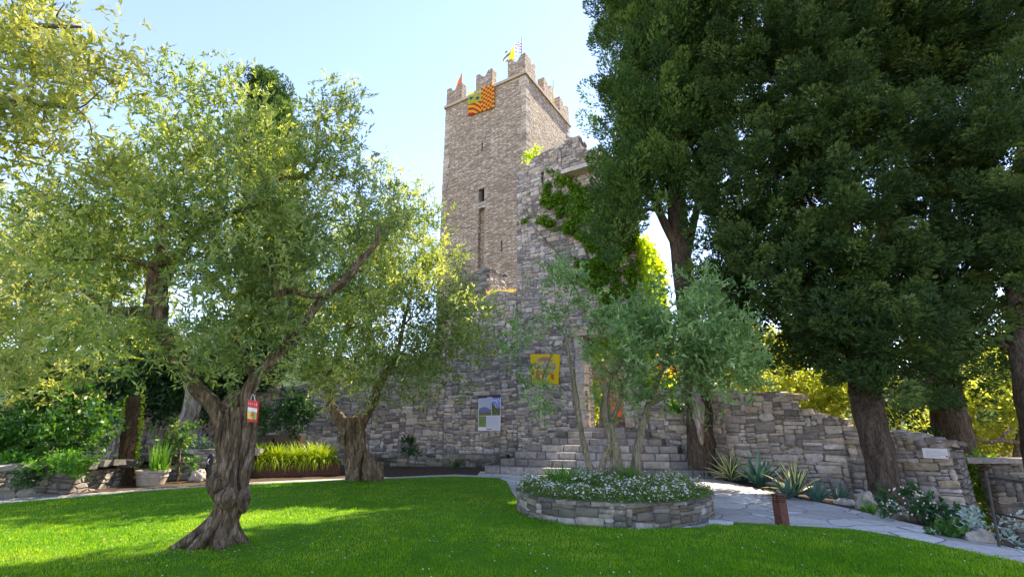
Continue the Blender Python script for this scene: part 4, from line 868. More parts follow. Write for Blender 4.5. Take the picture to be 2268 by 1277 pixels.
# ---- backdrop trees
def backtree(label, px, py, Yb, ells, mat, L, wd, dens, trunk, gap=-.2, gs=1.5, seed=0, nb=25, name='olive_tree', group=None, nt=10, nl=9, bk='bark', zb=None):
    g = P(px, py, Yb); g[2] = float(terr(g[0]))-.05 if zb is None else zb
    r_ = thing(name, label, 'tree', g, group=group); _, cp = olive_crown(r_, [ell(*e) for e in ells], dens, nt=nt, nl=nl, L=L, wd=wd, tl=L*4.2, clump=.5, mat=mat, gap=gap, gs=gs, seed=seed)
    wood(r_, [([g]+pp(l, Yb) if i == 0 else pp(l, Yb), rr) for i, (l, rr) in enumerate(trunk)], bk, cp, nb, .03); return r_
GB = 'sunlit trees beyond the walls'
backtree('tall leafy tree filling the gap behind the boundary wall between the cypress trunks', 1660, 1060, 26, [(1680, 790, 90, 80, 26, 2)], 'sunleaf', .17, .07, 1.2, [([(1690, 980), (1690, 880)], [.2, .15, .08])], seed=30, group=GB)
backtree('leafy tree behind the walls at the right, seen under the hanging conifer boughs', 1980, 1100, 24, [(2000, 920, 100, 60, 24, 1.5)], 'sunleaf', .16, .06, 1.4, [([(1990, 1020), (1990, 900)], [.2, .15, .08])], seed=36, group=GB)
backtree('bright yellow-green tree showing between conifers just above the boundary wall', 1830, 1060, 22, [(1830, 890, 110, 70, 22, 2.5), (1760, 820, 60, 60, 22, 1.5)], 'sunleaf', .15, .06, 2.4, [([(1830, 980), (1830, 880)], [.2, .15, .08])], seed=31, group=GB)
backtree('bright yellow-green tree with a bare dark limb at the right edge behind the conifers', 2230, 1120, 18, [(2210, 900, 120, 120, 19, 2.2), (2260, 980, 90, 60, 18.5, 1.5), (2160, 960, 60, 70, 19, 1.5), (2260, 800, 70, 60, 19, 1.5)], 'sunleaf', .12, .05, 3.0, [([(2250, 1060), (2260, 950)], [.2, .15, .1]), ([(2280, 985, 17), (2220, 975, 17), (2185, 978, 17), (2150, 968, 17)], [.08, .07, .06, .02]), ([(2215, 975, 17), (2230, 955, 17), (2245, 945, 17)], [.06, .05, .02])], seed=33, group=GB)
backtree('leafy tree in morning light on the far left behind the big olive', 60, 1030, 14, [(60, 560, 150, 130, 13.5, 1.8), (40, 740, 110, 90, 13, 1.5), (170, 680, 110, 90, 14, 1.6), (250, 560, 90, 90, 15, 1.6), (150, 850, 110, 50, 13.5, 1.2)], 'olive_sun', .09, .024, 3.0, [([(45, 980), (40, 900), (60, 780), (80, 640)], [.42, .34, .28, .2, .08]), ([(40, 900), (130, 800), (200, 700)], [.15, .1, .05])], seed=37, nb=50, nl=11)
# near branches at the top left, the trunk outside the frame
nr = thing('olive_tree', 'sunlit olive branches hanging into the top left corner close to the camera', 'tree', (-5.6, 2.6, 0))
ells = [ell(110, 130, 130, 110, 4.6, .8), ell(60, 330, 120, 110, 4.6, .8), ell(230, 220, 90, 80, 4.9, .7), ell(190, 380, 80, 50, 5.0, .6), ell(-20, 200, 120, 200, 4.4, .8), ell(280, 130, 45, 50, 5, .4), ell(20, 830, 50, 80, 5.0, .5), ell(-30, 640, 60, 140, 4.8, .5), ell(60, 20, 100, 60, 4.5, .6)]
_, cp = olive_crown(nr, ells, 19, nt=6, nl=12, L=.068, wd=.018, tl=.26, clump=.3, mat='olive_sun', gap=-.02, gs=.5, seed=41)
wood(nr, [([(-5.6, 2.6, 0), (-5.5, 2.7, 1.6), (-5.2, 3.1, 3.0), P(-60, 250, 4.5), P(60, 230, 4.6), P(170, 240, 4.8)], [.3, .24, .18, .08, .05, .02]), ([(-5.2, 3.1, 3.0), P(-120, 100, 4.3), P(40, 60, 4.5), P(180, 60, 4.7)], [.12, .06, .04, .015]), ([(-5.5, 2.7, 1.8), P(-100, 800, 4.8), P(10, 800, 5.0)], [.08, .04, .02])], 'bark', cp, 60, .014)
# laurel hedge mass and shrubs on the left
def bush(name, label, cat, base, ells, mat, L, wd, dens, nt=8, nl=8, seed=0, gap=-.35, stem=.04, group=None, gs=.5, clump=.2, tl=None, up=.4):
    r_ = thing(name, label, cat, base, group=group); _, cp = olive_crown(r_, ells, dens, nt=nt, nl=nl, L=L, wd=wd, tl=tl or L*2.5, clump=clump, mat=mat, gap=gap, gs=gs, seed=seed, name='foliage', up=up)
    c_ = ells[0][0]; wood(r_, [([np.array(base), np.array(base)*.5+c_*.5, c_], [stem, stem*.8, stem*.4])], 'bark', cp, 8, .01, name='stem', seg=8); return r_
bush('laurel_tree', 'dense dark evergreen mass behind the pale-trunked olive on the left', 'tree', (-11.6, 19.5, 0), [ell(340, 830, 110, 90, 19.5, 1.6), ell(470, 850, 60, 80, 20, 1.4), ell(260, 800, 80, 90, 20, 1.4), ell(560, 780, 80, 80, 21, 1.5)], 'laurel', .14, .06, 3.2, seed=51, stem=.15, clump=.5, gs=1.4, gap=-.25)
bush('broadleaf_shrub', 'big broad-leaved green shrub growing behind the low stone wall at far left', 'shrub', (-12.2, 13.3, .4), [ell(150, 940, 65, 70, 13.4, 1.0), ell(70, 960, 70, 60, 13.4, 1.0), ell(20, 1000, 50, 40, 13, .8), ell(110, 870, 60, 40, 13.6, .8)], 'shrub', .11, .05, 16, seed=53, clump=.35, gs=.8, gap=-.3)
bush('clipped_hedge', 'low yellow-green hedge along the top of the low stone wall at far left', 'hedge', (-12.0, 12.4, .4), [ell(60, 1030, 60, 18, 12.4, .5), ell(140, 1030, 55, 20, 12.5, .5), ell(180, 1035, 20, 16, 12.5, .4)], 'strap', .055, .026, 110, seed=55, clump=.16, gap=-.5)

# low stone retaining wall at far left
lo = thing('retaining_wall', 'low mossy dry-stone retaining wall under the hedge at far left', 'wall', (-12.5, 12.3, 0))
q0 = G(-60, 1112)[:2]; q1 = G(100, 1096)[:2]; q2 = G(240, 1072)[:2]; q3 = G(262, 1060)[:2]+np.array([.6, 1.0])
sg = []
for a_, b_ in ((q0, q1), (q1, q2), (q2, q3)): pl = Plane(a_, b_-a_); sg.append((pl, 0, np.linalg.norm(b_-a_), zb0, lambda s: .66+.04*math.sin(s*2), []))
wall_thing(lo, sg, .5, M['stone_moss'], 91, prot=.035); 
iv = P(90, 1065, 12.3)
# raised bed with an old trunk, in front of the back wall
rb = thing('raised_bed', 'raised flower bed held by a low grey stone wall behind the black case', 'planter', (-9.9, 17.0, 0))
q0 = G(350, 1063)[:2]; q1 = G(490, 1060)[:2]; q2 = G(760, 1052)[:2]
pl = Plane(q0, q1-q0); Lr = np.linalg.norm(q1-q0)
wall_thing(rb, [(pl, 0, Lr+.8, zb0, lambda s: .85, []), (Plane(q0+(-.0, .02), (-.25, 1)), 0, 1.6, zb0, lambda s: .85, [])], .4, M['stone'], 95, cap=True)
mb = MB(); mb.prism([pl.pt(.1, 0, -.42)[:2], pl.pt(Lr+.8, 0, -.42)[:2], pl.pt(Lr+.8, 0, -3)[:2], pl.pt(.1, 0, -3)[:2]], 0, .8); mb.build('bed_soil', M['soil'], rb)
po = P(415, 985, 18.2); 
o5 = thing('olive_tree', 'old olive with pale bare twisted trunk in the raised bed at the left', 'tree', (po[0], 18.2, .8))
cr, cp = olive_crown(o5, [ell(420, 760, 80, 60, 18.2, 1.4), ell(340, 780, 70, 50, 18.2, 1.2), ell(480, 790, 60, 50, 18.2, 1.2)], 3, nt=9, nl=9, L=.10, wd=.028, tl=.4, clump=.5, gap=-.1, gs=1.2, seed=61)
wood(o5, [(pp([(412, 992), (415, 975), (418, 940), (425, 905), (428, 870), (420, 810), (400, 760)], 18.2), [.62, .46, .30, .27, .26, .18, .08], dict(seg=36, n=50, flute=.35, k=2.2, lump=.2))], 'deadwood', cp, 30, .03)

# flower carpets
def mass(name, label, cat, poly, n, Y=None, **k): pass
def disk_pts(n, c_, rx, ry, rot=0):
    a = R.uniform(0, 2*np.pi, n); r_ = np.sqrt(R.random(n)); x = np.cos(a)*r_*rx; y = np.sin(a)*r_*ry; return np.stack([c_[0]+x*math.cos(rot)-y*math.sin(rot), c_[1]+x*math.sin(rot)+y*math.cos(rot)], 1), r_
# the round planter
pln = thing('round_planter', 'round low rubble-stone planter full of daisies on the edge of the lawn', 'planter', (pc[0], pc[1], 0))
VV = []; FF = []; RR = []; nn = 0; NS = 40
for k in range(1):
    pl = Plane((0, 0), (1, 0)); pl.n = np.array([0., -1.])
    V, Fc, r_ = stones(pl, 0, 2*math.pi*PR, lambda s: -.15, lambda s: .36+.03*mn.noise(Vector((s, 0, 0))), cw=.05, ch=.036, wr=(2, 9), hr=(1, 4), prot=.028, gap=.004, seed=5, warp=.03, back=.12)
    th = V[:, 0]/PR; rad = PR-V[:, 1]; V = np.stack([pc[0]+np.sin(th)*rad, pc[1]-np.cos(th)*rad, V[:, 2]+terr(pc[0]+np.sin(th)*rad)], 1)
    obj('stone_face', V, Fc, M['stone_moss'], pln, rnd=r_)
V = []; Fc = []; n_ = 72
for k in range(n_):
    a = 2*math.pi*k/n_
    for (r_, z) in ((PR-.004, -.2), (PR-.004, .34), (PR-.30, .36), (PR-.32, .2)): V.append((pc[0]+math.sin(a)*r_, pc[1]-math.cos(a)*r_, z))
for k in range(n_):
    a, b_ = k*4, ((k+1) % n_)*4
    for j in range(3): Fc.append((a+j, b_+j, b_+j+1, a+j+1))
obj('wall_core', V, Fc, M['core'], pln)
mb = MB(); a = 0
while a < 2*math.pi-.05:
    da = random.uniform(.10, .22); c_ = a+da/2; r_ = PR-.13; mb.box((pc[0]+math.sin(c_)*r_, pc[1]-math.cos(c_)*r_, .375+random.uniform(-.006, .006)), (da*PR*.97, .32, .05), c_, jit=.012); a += da
mb.build('rim', M['stone_moss'], pln)
def mound(x, y): r_ = np.hypot(x-pc[0], y-pc[1])/PR; return .34+.12*np.clip(1-r_**2, 0, 1)
V = []; Fc = []; k1 = 14
for i in range(k1+1):
    for j in range(48):
        r_ = (PR-.3)*i/k1; a = 2*math.pi*j/48; x, y = pc[0]+math.sin(a)*r_, pc[1]-math.cos(a)*r_; V.append((x, y, float(mound(x, y))-.04))
for i in range(k1):
    for j in range(48): Fc.append((i*48+j, i*48+(j+1) % 48, (i+1)*48+(j+1) % 48, (i+1)*48+j))
obj('planter_soil', V, Fc, M['soil'], pln)
def daisies(pts, zf, nf, hmin, hmax, name, lab, fs=.021):
    n = len(pts); cn = np.array([mn.noise(Vector((a*2.2, b_*2.2, 0))) for a, b_ in pts]); hh = R.uniform(hmin, hmax, n)*(1+1.3*cn); z = np.array([float(zf(a, b_)) for a, b_ in pts]); base = np.column_stack([pts, z])
    k = 6; p = np.repeat(base, k, 0); f = R.random((n*k, 1)); p = p+np.column_stack([R.normal(0, .035, (n*k, 2)), (f[:, 0]*np.repeat(hh, k))]); d = R.normal(0, .6, (n*k, 3))+(0, 0, .8)
    V, Fc = leaves(p, d, .055, .014); o = obj(name+'_foliage', V, Fc, M['daisyleaf'], rnd=R.random(n*k)); meta(o, 'mass of fine green stems and leaves under '+lab, 'foliage', kind='stuff')
    pw = np.clip(.5+1.8*cn, .05, 2); fi = R.choice(n, nf, p=pw/pw.sum()); c_ = base[fi]+np.column_stack([R.normal(0, .03, (nf, 2)), hh[fi]*R.uniform(.85, 1.12, nf)]); V = []; tl = np.column_stack([R.normal(0, .35, (nf, 2)), np.ones(nf)]); tl[:, 1] -= .35; tl /= np.linalg.norm(tl, axis=1)[:, None]
    u = np.cross(tl, [0, 1, 0]); u /= np.linalg.norm(u, axis=1)[:, None]; v = np.cross(tl, u); r_ = fs*R.uniform(.6, 1.15, nf)[:, None]; m_ = 8
    for q_ in range(m_): a = 2*math.pi*q_/m_; V.append(c_+(u*math.cos(a)+v*math.sin(a))*r_*(1 if q_ % 2 else .8)+tl*.004)
    V = np.stack(V, 1).reshape(-1, 3); Fc = np.arange(nf*m_).reshape(-1, m_)
    o = obj(name+'_flowers', V, Fc, M['petal'], rnd=R.random(nf)); meta(o, lab, 'flowers', kind='stuff')
pt, r_ = disk_pts(11500, pc, PR-.01, PR-.01); 
daisies(pt, mound, 2800, .05, .19, 'daisy', 'small white daisies covering the round planter')
pt = np.column_stack([R.uniform(-.1, 1.0, 2600)]*2); pt = np.array([pl.pt(a*(Lr+.6), 0, -.2-R.random()*2.2)[:2] for a in R.random(2400)]) if False else np.array([Plane(q0, q1-q0).pt(a, 0, -.15-b_*2)[:2] for a, b_ in zip(R.uniform(.1, Lr+.7, 3000), R.random(3000))])
daisies(pt, lambda x, y: .8, 900, .08, .28, 'bed_daisy', 'pale small flowers in the raised bed at the foot of the bare trunk', .024)

def blades(base, n, h, wd, spread=.6, droop=1.0, seg=5, mat='strap', name='leaves', parent=None, r0=.05, col=None, curl=0):
    """arching strap leaves from a point"""
    V = []; Fc = []; rn = []
    for k in range(n):
        a = random.uniform(0, 2*math.pi); L = h*random.uniform(.6, 1.15); e = random.uniform(.15, 1)*spread; w_ = wd*random.uniform(.7, 1.2); o_ = np.array([math.cos(a), math.sin(a), 0]); s_ = np.array([-math.sin(a), math.cos(a), 0])
        b_ = np.array(base)+o_*random.uniform(0, r0)+s_*random.uniform(-r0, r0); i0 = len(V); rv = random.random()
        for j in range(seg+1):
            t_ = j/seg; ang = math.pi/2-e*.9-droop*e*t_*t_*1.6; pass
            if j == 0: p = b_.copy()
            else: p = p+(o_*math.cos(ang)+np.array([0, 0, 1])*math.sin(ang))*L/seg
            ww = w_*(1-t_**2.2)+.001; V += [p-s_*ww/2, p+s_*ww/2]
        for j in range(seg): Fc.append((i0+2*j, i0+2*j+1, i0+2*j+3, i0+2*j+2)); rn.append(min(1, max(0, rv*.7+.3*j/seg)))
    return V, Fc, rn
def strappy(name, label, cat, base, n, h, wd, spread, droop, mat, group=None, r0=.08, clumps=None):
    r_ = thing(name, label, cat, base, group=group); VV = []; FF = []; RN = []
    for c_, m_ in (clumps or [(base, n)]):
        V, Fc, rn = blades(c_, m_, h, wd, spread, droop, r0=r0); k = len(VV); VV += V; FF += [tuple(a+k for a in f) for f in Fc]; RN += rn
    obj('leaves', VV, FF, M[mat], r_, rnd=RN); return r_
SG = 'strap-leaved clumps in the round planter'
strappy('agapanthus', 'fresh green strap-leaved clump at the left of the round planter', 'plant', P(1250, 1085, 10.6), 330, .52, .032, .8, 1.0, 'strap', SG, .3)
strappy('agapanthus', 'dark green strap-leaved clump between the olive stems in the round planter', 'plant', P(1385, 1080, 10.8), 200, .50, .028, .7, .9, 'strap', SG, .18)
strappy('agapanthus', 'blue-green strap-leaved clump at the right back of the round planter', 'plant', P(1495, 1082, 11.2), 180, .40, .028, .8, 1, 'strap', SG, .22)
strappy('agapanthus', 'small green clump in front of the olive stems in the planter', 'plant', P(1335, 1095, 10.2), 150, .40, .024, .8, 1, 'strap', SG, .2)

# golden grass in a rusty steel trough
gb = G(600, 1056); tr = thing('steel_trough', 'long low rusty steel trough at the foot of the wall behind the lawn', 'planter', gb)
tp = Plane(G(466, 1060)[:2]+np.array([0, .25]), G(745, 1052)[:2]-G(466, 1060)[:2]); TL = np.linalg.norm(G(745, 1052)[:2]-G(466, 1060)[:2])
mb = MB(); an = math.atan2(tp.d[1], tp.d[0])
for (s_, of, l, w_) in ((TL/2, 0, TL, .03), (TL/2, -1.0, TL, .03)): mb.box(tp.pt(s_, .2, of), (l, w_, .42), an)
for s_ in (-.02, TL+.02): mb.box(tp.pt(s_, .2, -.5), (.03, 1.03, .42), an)
mb.box(tp.pt(TL/2, .16, -.5), (TL-.06, .94, .32), an); mb.build('trough_side', M['corten'], tr)
for i, (s_, lab) in enumerate(((.10, 'mound of golden drooping grass at the left end of the trough, behind the olive trunk'), (.37, 'mound of golden drooping grass in the middle of the trough under the clipped bush'), (.74, 'big mound of golden drooping grass at the right end of the rusty trough'))):
    cl = [(tp.pt(TL*s_+random.uniform(-.17, .17)*TL, .36, -.40+random.uniform(-.3, .3)), 75) for _ in range(22)]
    strappy('golden_grass', lab, 'grass clump', cl[0][0], 0, .80, .042, 1.25, 1.25, 'yellowgrass', 'golden grass mounds in the trough', .12, clumps=cl)

# clipped bushes in pots on stands
def pot_stand(px, py, Yp, label, bl, scale=1.0):
    b_ = P(px, py, Yp); b_[2] = 0
    r_ = thing('pedestal_urn', label, 'plant stand', b_); mb = MB(); z = 0
    mb.box(b_+(0, 0, .30), (.5, .5, .6), .1); mb.box(b_+(0, 0, .63), (.62, .30, .09), .1, r=.8); mb.box(b_+(0, 0, .80), (.14, .14, .3), .1); mb.build('pedestal', M['concrete'], r_)
    mb = MB(); mb.box(b_+(0, 0, 1.0), (1.0, .5, .07), .05); mb.box(b_+(0, 0, 1.19), (.9, .46, .28), .05, taper=1.12); mb.build('trough_box', M['darkwood'], r_)
    return b_
b_ = pot_stand(633, 1045, 18.6, 'dark wooden trough on a pale pedestal behind the golden grass', '')
bush('clipped_bush', 'rounded dark green clipped bush in the wooden trough against the wall', 'bush', (b_[0], b_[1], 1.3), [(b_+(0, 0, 2.05), np.array([.85, .7, .78])), (b_+(0, 0, 2.6), np.array([.45, .45, .35]))], 'laurel', .055, .03, 60, seed=71, gap=-.6, clump=.14)
b_ = pot_stand(572, 1045, 18.9, 'second dark wooden trough on a pedestal, partly behind the big olive trunk', '')
bush('clipped_bush', 'smaller green bush in the trough partly hidden by the big olive trunk', 'bush', (b_[0], b_[1], 1.3), [(b_+(0, 0, 1.95), np.array([.5, .5, .65]))], 'shrub', .06, .03, 50, seed=72, gap=-.6, clump=.14)
b_ = P(905, 1005, 20.7); bush('wall_shrub', 'small dark round shrub growing on the wall plinth right of the forked olive', 'shrub', b_+(0, 0, -.3), [(b_+(0, 0, .25), np.array([.48, .35, .38]))], 'laurel', .06, .03, 60, seed=73, gap=-.6, clump=.12)
b_ = P(1008, 1036, 20.2); bush('wall_shrub', 'tiny green tuft at the foot of the wall left of the steps', 'shrub', b_+(0, 0, -.1), [(b_+(0, 0, .08), np.array([.26, .2, .17]))], 'shrub', .05, .03, 120, seed=74, gap=-.6, clump=.08, stem=.01)

# stone pot with shrub and tall grass, timber post, case, boulder
pb_ = G(333, 1074); pt_ = thing('stone_pot', 'round weathered stone pot with banded side on the gravel at left', 'pot', pb_)
def lathe(c_, prof_, n=40):
    V = []; Fc = []
    for r_, z in prof_:
        for j in range(n): a = 2*math.pi*j/n; V.append((c_[0]+math.cos(a)*r_, c_[1]+math.sin(a)*r_, c_[2]+z))
    for i in range(len(prof_)-1):
        for j in range(n): Fc.append((i*n+j, i*n+(j+1) % n, (i+1)*n+(j+1) % n, (i+1)*n+j))
    return V, Fc
V, Fc = lathe(pb_, [(0, 0), (.32, 0), (.335, .03), (.38, .22), (.395, .23), (.395, .26), (.385, .27), (.405, .35), (.43, .36), (.43, .42), (.38, .42), (.37, .36), (0, .36)]); obj('pot_body', V, Fc, M['terracotta'], pt_, smooth=False)
strappy('tall_grass', 'upright tall green grass growing in the round stone pot', 'plant', pb_+(.12, 0, .35), 150, .85, .014, .22, .7, 'strap', None, .18)
strappy('broad_grass', 'short light green leafy plant at the right rim of the stone pot', 'plant', pb_+(.25, -.1, .35), 60, .35, .05, .9, 1, 'strap', None, .12)
bush('flowering_shrub', 'shrub with dull tan flower heads rising behind the stone pot', 'shrub', pb_+(-.1, .8, 0), [(pb_+(-.15, .8, 1.5), np.array([.6, .4, .4])), (pb_+(.5, .7, 1.3), np.array([.35, .3, .3]))], 'daisyleaf', .06, .04, 30, seed=75, gap=-.2, gs=.3, clump=.12, nl=7)
bush('green_shrub', 'dark leafy shrub behind the stone pot beside the timber post', 'shrub', pb_+(.1, 1.0, 0), [(pb_+(0, 1.0, 1.0), np.array([.8, .4, .6]))], 'shrub', .09, .04, 18, seed=76, gap=-.3)
qb = G(280, 1072); tpst = thing('timber_post', 'thick dark leaning timber post beside the stone pot', 'post', qb)
V, Fc = tube([qb-(0, 0, .1), P(283, 1010, qb[1]), P(292, 930, qb[1]), P(298, 880, qb[1])], [.24, .21, .20, .19], 10, n=24, flute=.2, k=1.4); obj('post_shaft', V, Fc, M['timber'], tpst)
cv = []
for s_ in (-1, 1):
    cc = np.array([P(282+16*t_+s_*(15), 1060-180*t_, qb[1]+.1) for t_ in R.random(700)])+R.normal(0, .05, (700, 3)); cv.append(cc)
cc = np.concatenate(cv); V, Fc = leaves(cc, R.normal(0, 1, cc.shape), .09, .06); o = obj('climbing_ivy', V, Fc, M['ivy_sun'], tpst, rnd=R.random(len(cc)))
cb_ = G(456, 1064); ks = thing('instrument_case', 'slim black instrument case standing upright against the raised bed wall', 'case', cb_)
prof2 = [(.0, .0), (.11, 0), (.135, .12), (.13, .28), (.09, .42), (.10, .55), (.105, .70), (.07, .78), (0, .80)]
V, Fc = lathe((0, 0, 0), prof2, 20); V = np.array(V); V[:, 1] *= .55; V[:, 0] += V[:, 2]*.05; obj('case_shell', V+cb_, Fc, M['black'], ks, smooth=True)
mb = MB(); mb.tube([cb_+(.03, -.07, .5), cb_+(.03, -.13, .58), cb_+(.04, -.07, .66)], [.012]*3, 6); mb.build('handle', M['white'], ks)
def rock(name, label, c_, r_, mat='rock', seed=0, amp=.35):
    bm = bmesh.new(); bmesh.ops.create_icosphere(bm, subdivisions=4, radius=1)
    for v in bm.verts:
        n_ = mn.noise(v.co*1.1+Vector((seed, 0, 0)))*amp+mn.noise(v.co*2.7+Vector((0, seed, 0)))*amp*.45+mn.noise(v.co*6)*.06; v.co *= 1+n_
    V = np.array([v.co[:] for v in bm.verts])*np.array(r_)+np.array(c_); Fc = [[v.index for v in f.verts] for f in bm.faces]; bm.free()
    t_ = thing(name, label, 'rock', np.array(c_)-(0, 0, r_[2]*.7)); obj('boulder', V, Fc, M[mat], t_, rnd=[random.random()]*len(Fc)); return t_
rock('white_boulder', 'pale rounded boulder lying beside the black case', G(437, 1066)+(0, 0, .15), (.22, .2, .22), 'cap', 3)
rock('boulder', 'knobbly tan rock left of the big conifer trunk at the path edge', G(1925, 1128)+(0, .1, .12), (.22, .2, .2), 'rock', 5, .6)
rock('boulder', 'knobbly tan rock right of the big conifer trunk at the path edge', G(1985, 1148)+(0, .1, .10), (.19, .17, .18), 'rock', 8, .6)
rock('boulder', 'long low rock beside the path near the iron railing at right', G(2192, 1205)+(0, .15, .05), (.2, .16, .12), 'rock', 11, .5)
rock('boulder', 'flat low rock among the leaves left of the big conifer trunk', G(1880, 1118)+(0, .1, .03), (.26, .2, .1), 'rock', 13, .4)
# shrubs hiding the post's surroundings: ivy hanging over the low wall
cc = np.array([P(random.uniform(60, 200), 1050+40*random.random()**1.4, 12.5) for _ in range(2200)]); 
iw = [sg[1][0].pt(random.uniform(-1, 3.4), .66-.42*random.random()**1.5, .03+.1*random.random()) for _ in range(2600)]
V, Fc = leaves(np.array(iw), R.normal(0, 1, (2600, 3))+(0, 0, -.4), .075, .05); o = obj('hanging_ivy', V, Fc, M['laurel'], rnd=R.random(2600)); meta(o, 'dark ivy hanging over the low dry-stone wall at far left', 'ivy')

# ------------------------------------------------------------------ ivy on the ruin
def inpoly(x, y, poly):
    c_ = False; n = len(poly); j = n-1
    for i in range(n):
        if (poly[i][1] > y) != (poly[j][1] > y) and x < (poly[j][0]-poly[i][0])*(y-poly[i][1])/(poly[j][1]-poly[i][1])+poly[i][0]: c_ = not c_
        j = i
    return c_
poly = [(1207, 405), (1222, 372), (1242, 385), (1275, 395), (1290, 420), (1335, 418), (1415, 470), (1418, 760), (1360, 700), (1330, 690), (1318, 640), (1270, 615), (1255, 595), (1310, 560), (1290, 520), (1255, 505), (1212, 498), (1155, 485), (1212, 470)]
PL = np.array(poly); wp = [A.hit(*p) for p in poly]; sx = [p[0] for p in wp]; sz = [p[1] for p in wp]; L_ = []
while len(L_) < 26000:
    s_, z = random.uniform(min(sx), max(sx)), random.uniform(min(sz), max(sz))
    nz = mn.noise(Vector((s_*1.6, z*1.6, 0)))+.5*mn.noise(Vector((s_*4, z*4, 2)))
    nz2 = mn.noise(Vector((s_*5, z*5, 9)))
    if inpoly(s_+.5*nz, z+.4*nz2, wp) and random.random() < (nz+.6*nz2+.30)*(1.6 if s_ > 3 else .8): L_.append(A.pt(s_, z, .03+abs(random.gauss(0, .09))+.22*max(0, nz)))
ivt = thing('ivy', 'dark green ivy spreading over the right half of the ruined wall', 'ivy', A.pt(4, 0, .1)); V, Fc = leaves(np.array(L_), R.normal(0, .6, (len(L_), 3))+(A.n[0]*.3, A.n[1]*.3, -.5), .14, .11); obj('foliage', V, Fc, M['ivy'], ivt, rnd=R.random(len(L_)))
VV = []; FF = []; nn = 0
for st in ([(1345, 700), (1330, 640), (1300, 560), (1270, 500), (1225, 450)], [(1300, 690), (1255, 600), (1235, 560), (1180, 500)], [(1380, 720), (1370, 600), (1320, 480), (1285, 440)]):
    V, Fc = tube([A.pt(*A.hit(*p), .06) for p in st], [.05, .045, .035, .025, .015], 6, n=24, lump=.4); VV.append(V); FF += [tuple(a+nn for a in f) for f in Fc]; nn += len(V)
obj('stem', np.concatenate(VV), FF, M['bark'], ivt, smooth=True)
L_ = []
while len(L_) < 11000:
    s_, z = random.uniform(-.1, 3.4), random.uniform(2.5, 9.6)
    nz = mn.noise(Vector((s_*1.3, z*1.1, 5)))
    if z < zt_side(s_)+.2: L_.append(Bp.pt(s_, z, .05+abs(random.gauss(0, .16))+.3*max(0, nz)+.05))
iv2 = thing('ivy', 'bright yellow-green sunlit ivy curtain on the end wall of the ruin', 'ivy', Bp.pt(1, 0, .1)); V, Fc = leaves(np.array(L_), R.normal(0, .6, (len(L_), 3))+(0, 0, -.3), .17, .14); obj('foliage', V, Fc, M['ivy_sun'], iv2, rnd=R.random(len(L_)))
# plants on the wall tops and in the wall
b_ = P(1181, 345, 24.5); bush('wall_bush', 'small bright yellow bush on the broken top of the ruin against the tower', 'bush', b_+(0, 0, -.6), [(b_+(0, 0, .0), np.array([.55, .4, .42]))], 'ivy_sun', .10, .05, 42, seed=81, gap=-.25, gs=.3, clump=.15)
dg = thing('gold_wall_grass', 'golden grass along the wall top between pier and ruin', 'grass clump', (-.4, 22.5, 7.9)); VV = []; FF = []; RN = []
for _ in range(46):
    s_ = random.uniform(.0, 1.35); x = .15-s_; y = 22.05+.29*s_+.1+random.random()*.3; V, Fc, rn = blades((x, y, 7.88), 9, .30, .025, .6, .6, seg=3); k = len(VV); VV += V; FF += [tuple(a+k for a in f) for f in Fc]; RN += rn
obj('leaves', VV, FF, M['goldgrass'], dg, rnd=RN)
b_ = A.pt(*A.hit(1502, 915), .25)
strappy('spider_plant', 'variegated strap-leaved plant hanging out of the wall beside the split trunk', 'plant', b_, 70, .85, .045, 1.2, 1.3, 'strap', None, .1)
# behind the doorway: sunlit bush, warm pier and orange board
cb0 = A.pt(d0[0]+.2, 1.6, -4.3)
bush('courtyard_bush', 'bright sunlit bush seen through the left of the doorway', 'bush', (3.62, 22.6, 1.58), [(np.array([3.60, 22.6, 2.7]), np.array([.38, .5, 1.1])), (np.array([4.4, 24.5, 6.4]), np.array([1.5, .8, 1.2]))], 'ivy_sun', .11, .07, 40, seed=83, gap=-.6, clump=.15)
cw_ = thing('courtyard_wall', 'warm brown inner wall with a sloping top seen through the doorway', 'wall', A.pt(d0[0]+1.4, 0, -3.4))
cpl = Plane((3.7, 26.4), (1, -.25)); cpl.n = np.array([cpl.d[1], -cpl.d[0]]); 
if cpl.n[1] > 0: cpl.n = -cpl.n
wall_thing(cw_, [(cpl, 0, 4.2, lambda s: 1.5, lambda s: 5.2+.35*s, [])], .5, M['stone_rusty_lit'], 87)
ob = thing('orange_board', 'small orange board on thin legs standing just inside the ruin doorway', 'board', P(1366, 940, 21.1)*np.array([1, 1, 0])+(0, 0, 1.58))
painted_sheet('panel', [P(1354, 922, 21.1), P(1376, 922, 21.1), P(1376, 890, 21.1), P(1355, 892, 21.1)], 20, 30, lambda u, v: (.80, .42, .30) if int(v*20) in (5, 8, 11) and .15 < u < .8 else (.70, .20, .07), M['cloth'], ob, thick=.03)
for px_ in (1356, 1374):
    q_ = P(px_, 922, 21.15); mb = MB(); mb.tube([q_, (q_[0], q_[1], 1.58)], [.015, .015], 6); mb.build('leg', M['iron'], ob)

